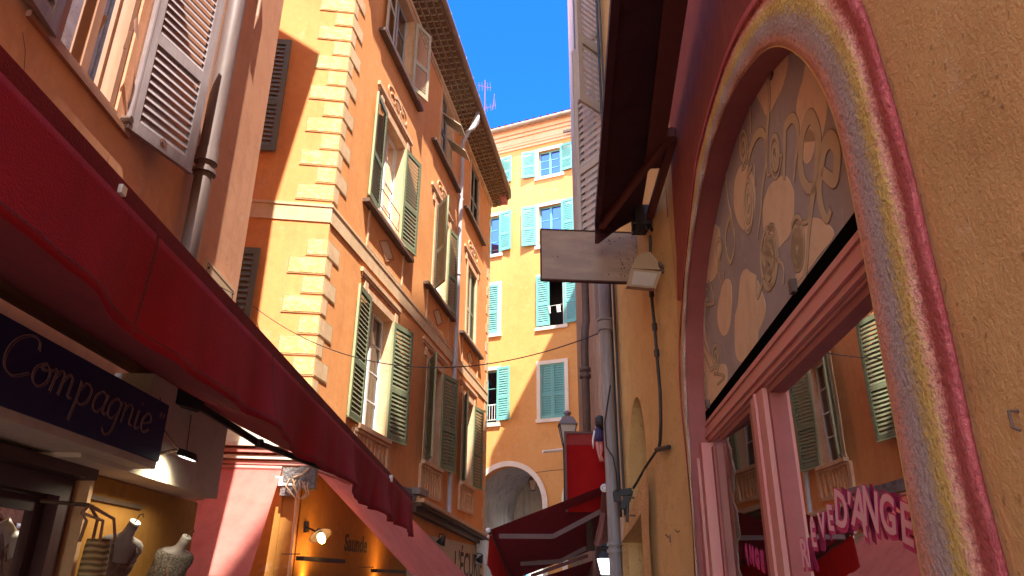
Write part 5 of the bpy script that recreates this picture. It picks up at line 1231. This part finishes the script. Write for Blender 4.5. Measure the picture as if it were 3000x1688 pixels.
# overhead wire
b = MB(); pa = A1.pt(*A1.at(742, 897, .03), .03); pb_ = R2.pt(s_p, R2.at(1770, 952, .2)[1], .2)
pts = []
for i in range(41):
    t = i/40; q_ = pa.lerp(pb_, t); q_.z -= .62*4*t*(1-t); pts.append(q_)
b.tube(pts, .006, 6); tag(b.build('overhead_wire', M['black']), 'thin sagging overhead wire crossing the street between the houses', 'wire')
b = MB(); pts = []
pa2 = LW.pt(*LW.at(560, 792, .05), .05); pb2 = LW.pt(*LW.at(735, 870, .05), .05)
for i in range(11): t = i/10; q_ = pa2.lerp(pb2, t); pts.append(q_)
b.tube([LW.pt(*LW.at(x, y, .05), .05) for x, y in ((562,792),(600,818),(650,843),(686,862))], .005, 5)
tag(b.build('wall_cable', M['black']), 'thin black cable running across the street name plate', 'cable')

# ================================================================== SALMON AWNINGS ON THE CORNER HOUSE
sa1 = thing('salmon_awning', A1.pt(-1, 2.9, .3), 'salmon pink awning with a bright sun patch facing the alley mouth', 'awning')
w0 = A1.pt(-3.2, 2.97, .10); w1 = A1.pt(A1.at(826,1376,.1)[0], 2.97, .10); o1 = 1.35
s_, h_ = A1.at(729, 1688, o1); f1 = A1.pt(s_, h_, o1); f0 = A1.pt(-3.2-.6, h_, o1)
ext = 1.0
sheet(w0, w1, f1, f0, 12, .02).build('canopy_fabric', M['salmon'], sa1, smooth=True)
b = MB(); b.tube([w0, w1], .035, 8); b.build('roller_tube', M['pink'], sa1)
sa2 = thing('striped_salmon_awning', A2.pt(2.5, 2.9, .3), 'long creased salmon pink awning sloping steeply from the corner house into the street', 'awning')
a_, h_ = A2.at(925, 1380, .12); w0 = A2.pt(a_, h_, .12); a2_, h2_ = A2.at(1210, 1690, 1.35); f0 = A2.pt(a2_, h2_, 1.35)
pl3 = w0 + A2.u
c1 = plane_hit(w0, f0, pl3, 1190, 1500); c2 = plane_hit(w0, f0, pl3, 1372, 1690)
dE = (c1-c2).normalized(); tt = (w0-c1).dot(A2.n)/dE.dot(A2.n); w1 = c1+dE*tt; f1 = c2
b = MB(); nu, nv = 60, 14; vs = []
for i in range(nu+1):
    for j in range(nv+1):
        u, v = i/nu, j/nv; q_ = w0.lerp(w1, u).lerp(f0.lerp(f1, u), v); q_.z += .012*math.sin(u*16+v*1.5)+.008*math.sin(u*37); vs.append(q_)
k = nv+1; b.add(vs, [(k*i+j, k*(i+1)+j, k*(i+1)+j+1, k*i+j+1) for i in range(nu) for j in range(nv)]); b.build('canopy_fabric', M['salmon'], sa2, smooth=True)
b = MB(); b.tube([w0, w1], .04, 8); b.build('roller_tube', M['pink'], sa2)
# junction box and cables on the corner
jb = thing('junction_box', A1.pt(0, 2.8, .1), 'grey junction box trailing tangled cables at the corner between the salmon awnings', 'box')
_p = lambda x, y, o: A1.pt(*A1.at(x, y, o), o)
b = MB(); b.wb(A1, -.22, .0, 2.62, 2.98, .05, .2); b.wb(A1, .0, .2, 2.72, 3.0, -.1, .18); b.build('box', M['rock'], jb)
b = MB()
for k in range(7):
    x = 848+k*9; b.tube([_p(x, 1402+k*2, .22), _p(x+random.uniform(-12,12), 1425, .24), _p(x+random.uniform(-6,14), 1448, .22), _p(868+k*3, 1462, .2)], .010, 6)
b.tube([_p(868,1462,.16), _p(866,1500,.16), _p(857,1590,.16), _p(845,1688,.16), _p(842,1720,.16)], .022, 8)
b.tube([_p(860,1400,.2), _p(885,1390,.25), _p(905,1372,.3)], .014, 6)
b.build('cable', M['relief'], jb)
b = MB(); b.wb(A1, -.30, -.20, 2.74, 2.86, .08, .22); b.tube([_p(828,1420,.2), _p(858,1421,.2)], .018, 6); b.build('white_socket', M['capw'], jb)
# dark wall lamp, LED bars on the ochre wall
wl = thing('wall_lamp', A2.pt(.6, 2.2), 'lit bare bulb in a tin shade on the dark ochre shop wall', 'lamp')
_s = lambda x, y, o: A2.pt(*A2.at(x, y, o), o)
b = MB(); b.tube([_s(895,1528,.02), _s(895,1560,.03)], .05, 10); b.tube([_s(898,1545,.04), _s(915,1552,.2), _s(930,1560,.3)], .014, 8); b.build('arm', M['black'], wl)
cS = _s(936, 1560, .32); ax = (_s(946,1590,.40)-cS).normalized()
b = MB(); b.tube([cS-ax*.05, cS+ax*.0, cS+ax*.03, cS+ax*.05], [.03,.05,.12,.15], 16, cap=False); o_ = b.build('shade', M['iron'], wl, smooth=True); o_.modifiers.new('t','SOLIDIFY').thickness = .004
b = MB(); b.tube([cS+ax*.03, cS+ax*.06, cS+ax*.12, cS+ax*.155, cS+ax*.165], [.04,.05,.05,.03,.005], 12); b.build('bulb', M['bulbon'], wl, smooth=True)
pl_ = bpy.data.lights.new('wall_lamp_light', 'POINT'); pl_.energy = 1.1; pl_.color = (1,.55,.18); pl_.shadow_soft_size = .06; link('wall_lamp_light', pl_, wl, Matrix.Translation(cS+ax*.2))
for (x0, y0, x1, y1, lb, E) in ((878,1636,1002,1655,'black bar light fixed below the lit bulb on the ochre wall', .9), (1095,1672,1180,1690,'black bar light farther along the ochre wall under the salmon awning', .7)):
    t_ = thing('bar_light', _s(x0, y0, .3), lb, 'lamp', 'bar lights on the shop wall')
    p0, p1 = _s(x0, y0, .28), _s(x1, y1, .28); p1.z = p0.z
    b = MB(); b.bar(p0, p1, .10, .05); b.build('housing', M['black'], t_)
    b = MB(); b.bar(p0+Vector((0,0,.05)), p0+Vector((0,0,.05))-A2.n*.25, .012, .012); b.build('stay', M['iron'], t_)
    al = bpy.data.lights.new('bar_light_lamp', 'AREA'); al.shape = 'RECTANGLE'; al.size = .9; al.size_y = .06; al.energy = E; al.color = (1,.45,.10)
    mid_ = (p0+p1)/2+Vector((0,0,.04)); link('bar_light_lamp', al, t_, Matrix.Translation(mid_) @ (A2.n*.8-Vector((0,0,.6))).to_track_quat('Z','X').to_matrix().to_4x4())
ow = thing('wall_lettering', A2.pt(1.6, 2.3, .03), 'dark lettering painted on the ochre wall under the salmon awning', 'lettering')
a_, h_ = A2.at(1045, 1600, .03); text('Saunde', A2, a_, h_-.08, .34, .022, M['letter'], ow, bold=.008)
ec = thing('shop_lettering', A2.pt(9, 2.2, .05), 'black capital lettering on the beige shop front beyond the salmon awning', 'lettering')
a0, h0 = A2.at(1322, 1660, .035); a1, h1 = A2.at(1415, 1690, .035)
a1 = A2.at(1416, 1640, .035)[0]; zL = A2.at(1400, 1690, .035)[1]; zH = A2.at(1400, 1640, .035)[1]
t_ = text("L'ÉCURIE", A2, 11.9, zL-.02, (zH-zL)/.70*1.35, .032, M['letter'], ec, align='RIGHT', bold=.012)
# gooseneck spots above the lettering
for (x, y, lb) in ((1310, 1578, 'black conical spotlight above the start of the capital lettering'), (1420, 1635, 'small black conical spotlight by the end of the capital lettering')):
    t_ = thing('gooseneck_spotlight', _s(x, y, .3), lb, 'lamp', 'spotlights over the lettering')
    b = MB(); b.tube([_s(x-25, y, .03), _s(x-22, y-14, .15), _s(x-8, y-12, .28)], .012, 6); b.build('arm', M['black'], t_)
    q_ = _s(x-6, y-10, .3); d_ = (Vector((0,0,-1))-A2.n*.6+A2.u*.2).normalized(); b = MB(); b.tube([q_, q_+d_*.10, q_+d_*.2], [.02,.06,.11], 12); b.build('shade', M['black'], t_, smooth=True)
b = MB(); b.wb(A2, 4.75, 5.35, 3.18, 3.30, .0, .25); tag(b.build('ledge_box', M['zinc']), 'grey metal box sitting on the near end of the shop cornice', 'box')
b = MB(); a_, h_ = A2.at(1424, 1612, .3); b.wb(A2, a_-.1, a_+.25, h_-.35, h_+.25, .05, .32); tag(b.build('wall_cabinet', M['whitep']), 'small white metal cabinet at the far corner beside the bulbs', 'cabinet')

# ================================================================== MANNEQUINS AND BASKET AT THE SHOP
def torso(px_, py_, label, top_mat, dress_low=True, sc_=1.0, o=.30, lean=0.0, seed=0):
    a, h = LW.at(px_, py_, o); t = thing('mannequin', LW.pt(a, h-.7, o), label, 'mannequin', 'hanging mannequin busts')
    ln = (LW.n*.9-LW.u*.5).normalized(); tilt = Matrix.Translation(LW.pt(a, h-.12, o)) @ Matrix.Rotation(R(36), 4, Vector((-ln.y, ln.x, 0))) @ Matrix.Translation(-LW.pt(a, h-.12, o))
    base = LW.pt(a, h, o); face = (LW.n*.8-LW.u*.6).normalized(); side = Vector((-face.y, face.x, 0))
    def body(rows, name, mat, k=1.0, n=20):
        b = MB(); vs = []
        for dz, rx, ry, off in rows:
            for j in range(n):
                t_ = 2*math.pi*j/n; vs.append(base+Vector((0,0,-dz*sc_))+side*(rx*k*sc_*math.cos(t_))+face*(ry*k*sc_*math.sin(t_)+off*sc_))
        m_ = len(rows); b.add(vs, [(i*n+j, i*n+(j+1)%n, (i+1)*n+(j+1)%n, (i+1)*n+j) for i in range(m_-1) for j in range(n)] + [tuple(range(n)), tuple(range((m_-1)*n, m_*n))])
        return b.build(name, M[mat], t, smooth=True)
    rows = [(0,.036,.036,0),(.05,.036,.037,0),(.09,.040,.040,0),(.115,.070,.050,0),(.13,.125,.055,0),(.155,.155,.062,0),(.19,.160,.070,.01),(.24,.140,.085,.02),(.31,.135,.100,.03),(.38,.122,.088,.02),(.47,.105,.075,0),(.58,.130,.09,0),(.70,.145,.10,0)]
    body(rows, 'body', 'mannequin')
    low = [r for r in rows if r[0] >= (.235 if dress_low else .13)]
    b = body([(r[0], r[1]+.008, r[2]+.008, r[3]) for r in low], 'top', top_mat)
    if dress_low:
        for sx in (-1, 1):
            s_ = MB(); s_.tube([base+Vector((0,0,-.125*sc_))+side*sx*.075*sc_-face*.0, base+Vector((0,0,-.17*sc_))+side*sx*.085*sc_+face*.075*sc_, base+Vector((0,0,-.25*sc_))+side*sx*.06*sc_+face*.112*sc_], .009, 6); s_.build('strap', M[top_mat], t)
    else:
        s_ = MB(); s_.tube([base+Vector((0,0,-.13*sc_))-side*.1*sc_, base+Vector((0,0,-.28*sc_))-side*.05*sc_+face*.14*sc_, base+Vector((0,0,-.45*sc_))-side*.02*sc_+face*.12*sc_], .012, 6); s_.build('strap', M['silk'], t)
    c_ = MB(); c_.tube([base+Vector((0,0,-.001)), base+Vector((0,0,.007))], .037*sc_, 20); c_.build('neck_cap', M['capw'], t)
    c_ = MB(); c_.tube([base+Vector((0,0,.007)), base+Vector((0,0,.06)), base+Vector((.015,0,.08)), base+Vector((.03,0,.06))], .004, 6); c_.build('hanging_hook', M['iron'], t)
    for ch in list(t.children):
        ch.data.transform(tilt)
    return t
torso(377, 1522, 'grey mannequin bust in a brown strap top, nearer the straw basket', 'silk', True, 1.0)
torso(530, 1566, 'grey mannequin bust in a speckled knit top, nearer the salmon awning', 'speckled', False, 1.0)
a, h = LW.at(290, 1580, .38)
bk = thing('straw_basket', LW.pt(a, h-.5, .38), 'tall woven straw basket bag hanging by the shop door post', 'basket')
b = MB(); c_ = LW.pt(a, h, .38); rows = [(0,.075),(.05,.082),(.15,.088),(.30,.092),(.45,.085),(.55,.07)]
vs = []; n = 18
for dz, r_ in rows:
    for j in range(n): t_ = 2*math.pi*j/n; vs.append(c_+Vector((r_*.75*math.cos(t_), r_*1.1*math.sin(t_), -dz)))
b.add(vs, [(i*n+j, i*n+(j+1)%n, (i+1)*n+(j+1)%n, (i+1)*n+j) for i in range(len(rows)-1) for j in range(n)]+[tuple(range(5*n, 6*n))]); b.build('bag', M['straw'], bk, smooth=True)
b = MB(); pk = LW.pt(*LW.at(262, 1480, .34), .34)
for sx in (-1, 1): b.tube([c_+Vector((sx*.07, .06, -.01)), c_+Vector((sx*.05,.03,.12)), pk, pk+Vector((0,-.06,-.05)), c_+Vector((sx*.05,-.09,.10)), c_+Vector((sx*.06,-.1,-.02))], .010, 6)
b.build('handle', M['redwood'], bk, smooth=True)
b = MB(); b.tube([pk+Vector((0,0,.0)), LW.pt((pk-LW.p).dot(LW.u), pk.z+.02, .05)], .012, 6); b.build('peg', M['iron'], bk)
# warm light inside the clothes shop
il = bpy.data.lights.new('shop_lamp_light', 'POINT'); il.energy = 3; il.color = (1,.35,.22); il.shadow_soft_size = .1
sp2 = thing('ceiling_lamp', LW.pt(4.2, 2.15, -.9), 'small bright ceiling lamp glimpsed inside the clothes shop', 'lamp')
b = MB(); b.wb(LW, 3.95, 4.15, 2.12, 2.135, -.9, -.8); b.build('lit_panel', M['ledon'], sp2); link('shop_lamp_light', il, sp2, Matrix.Translation(LW.pt(4.2, 1.9, -.9)))
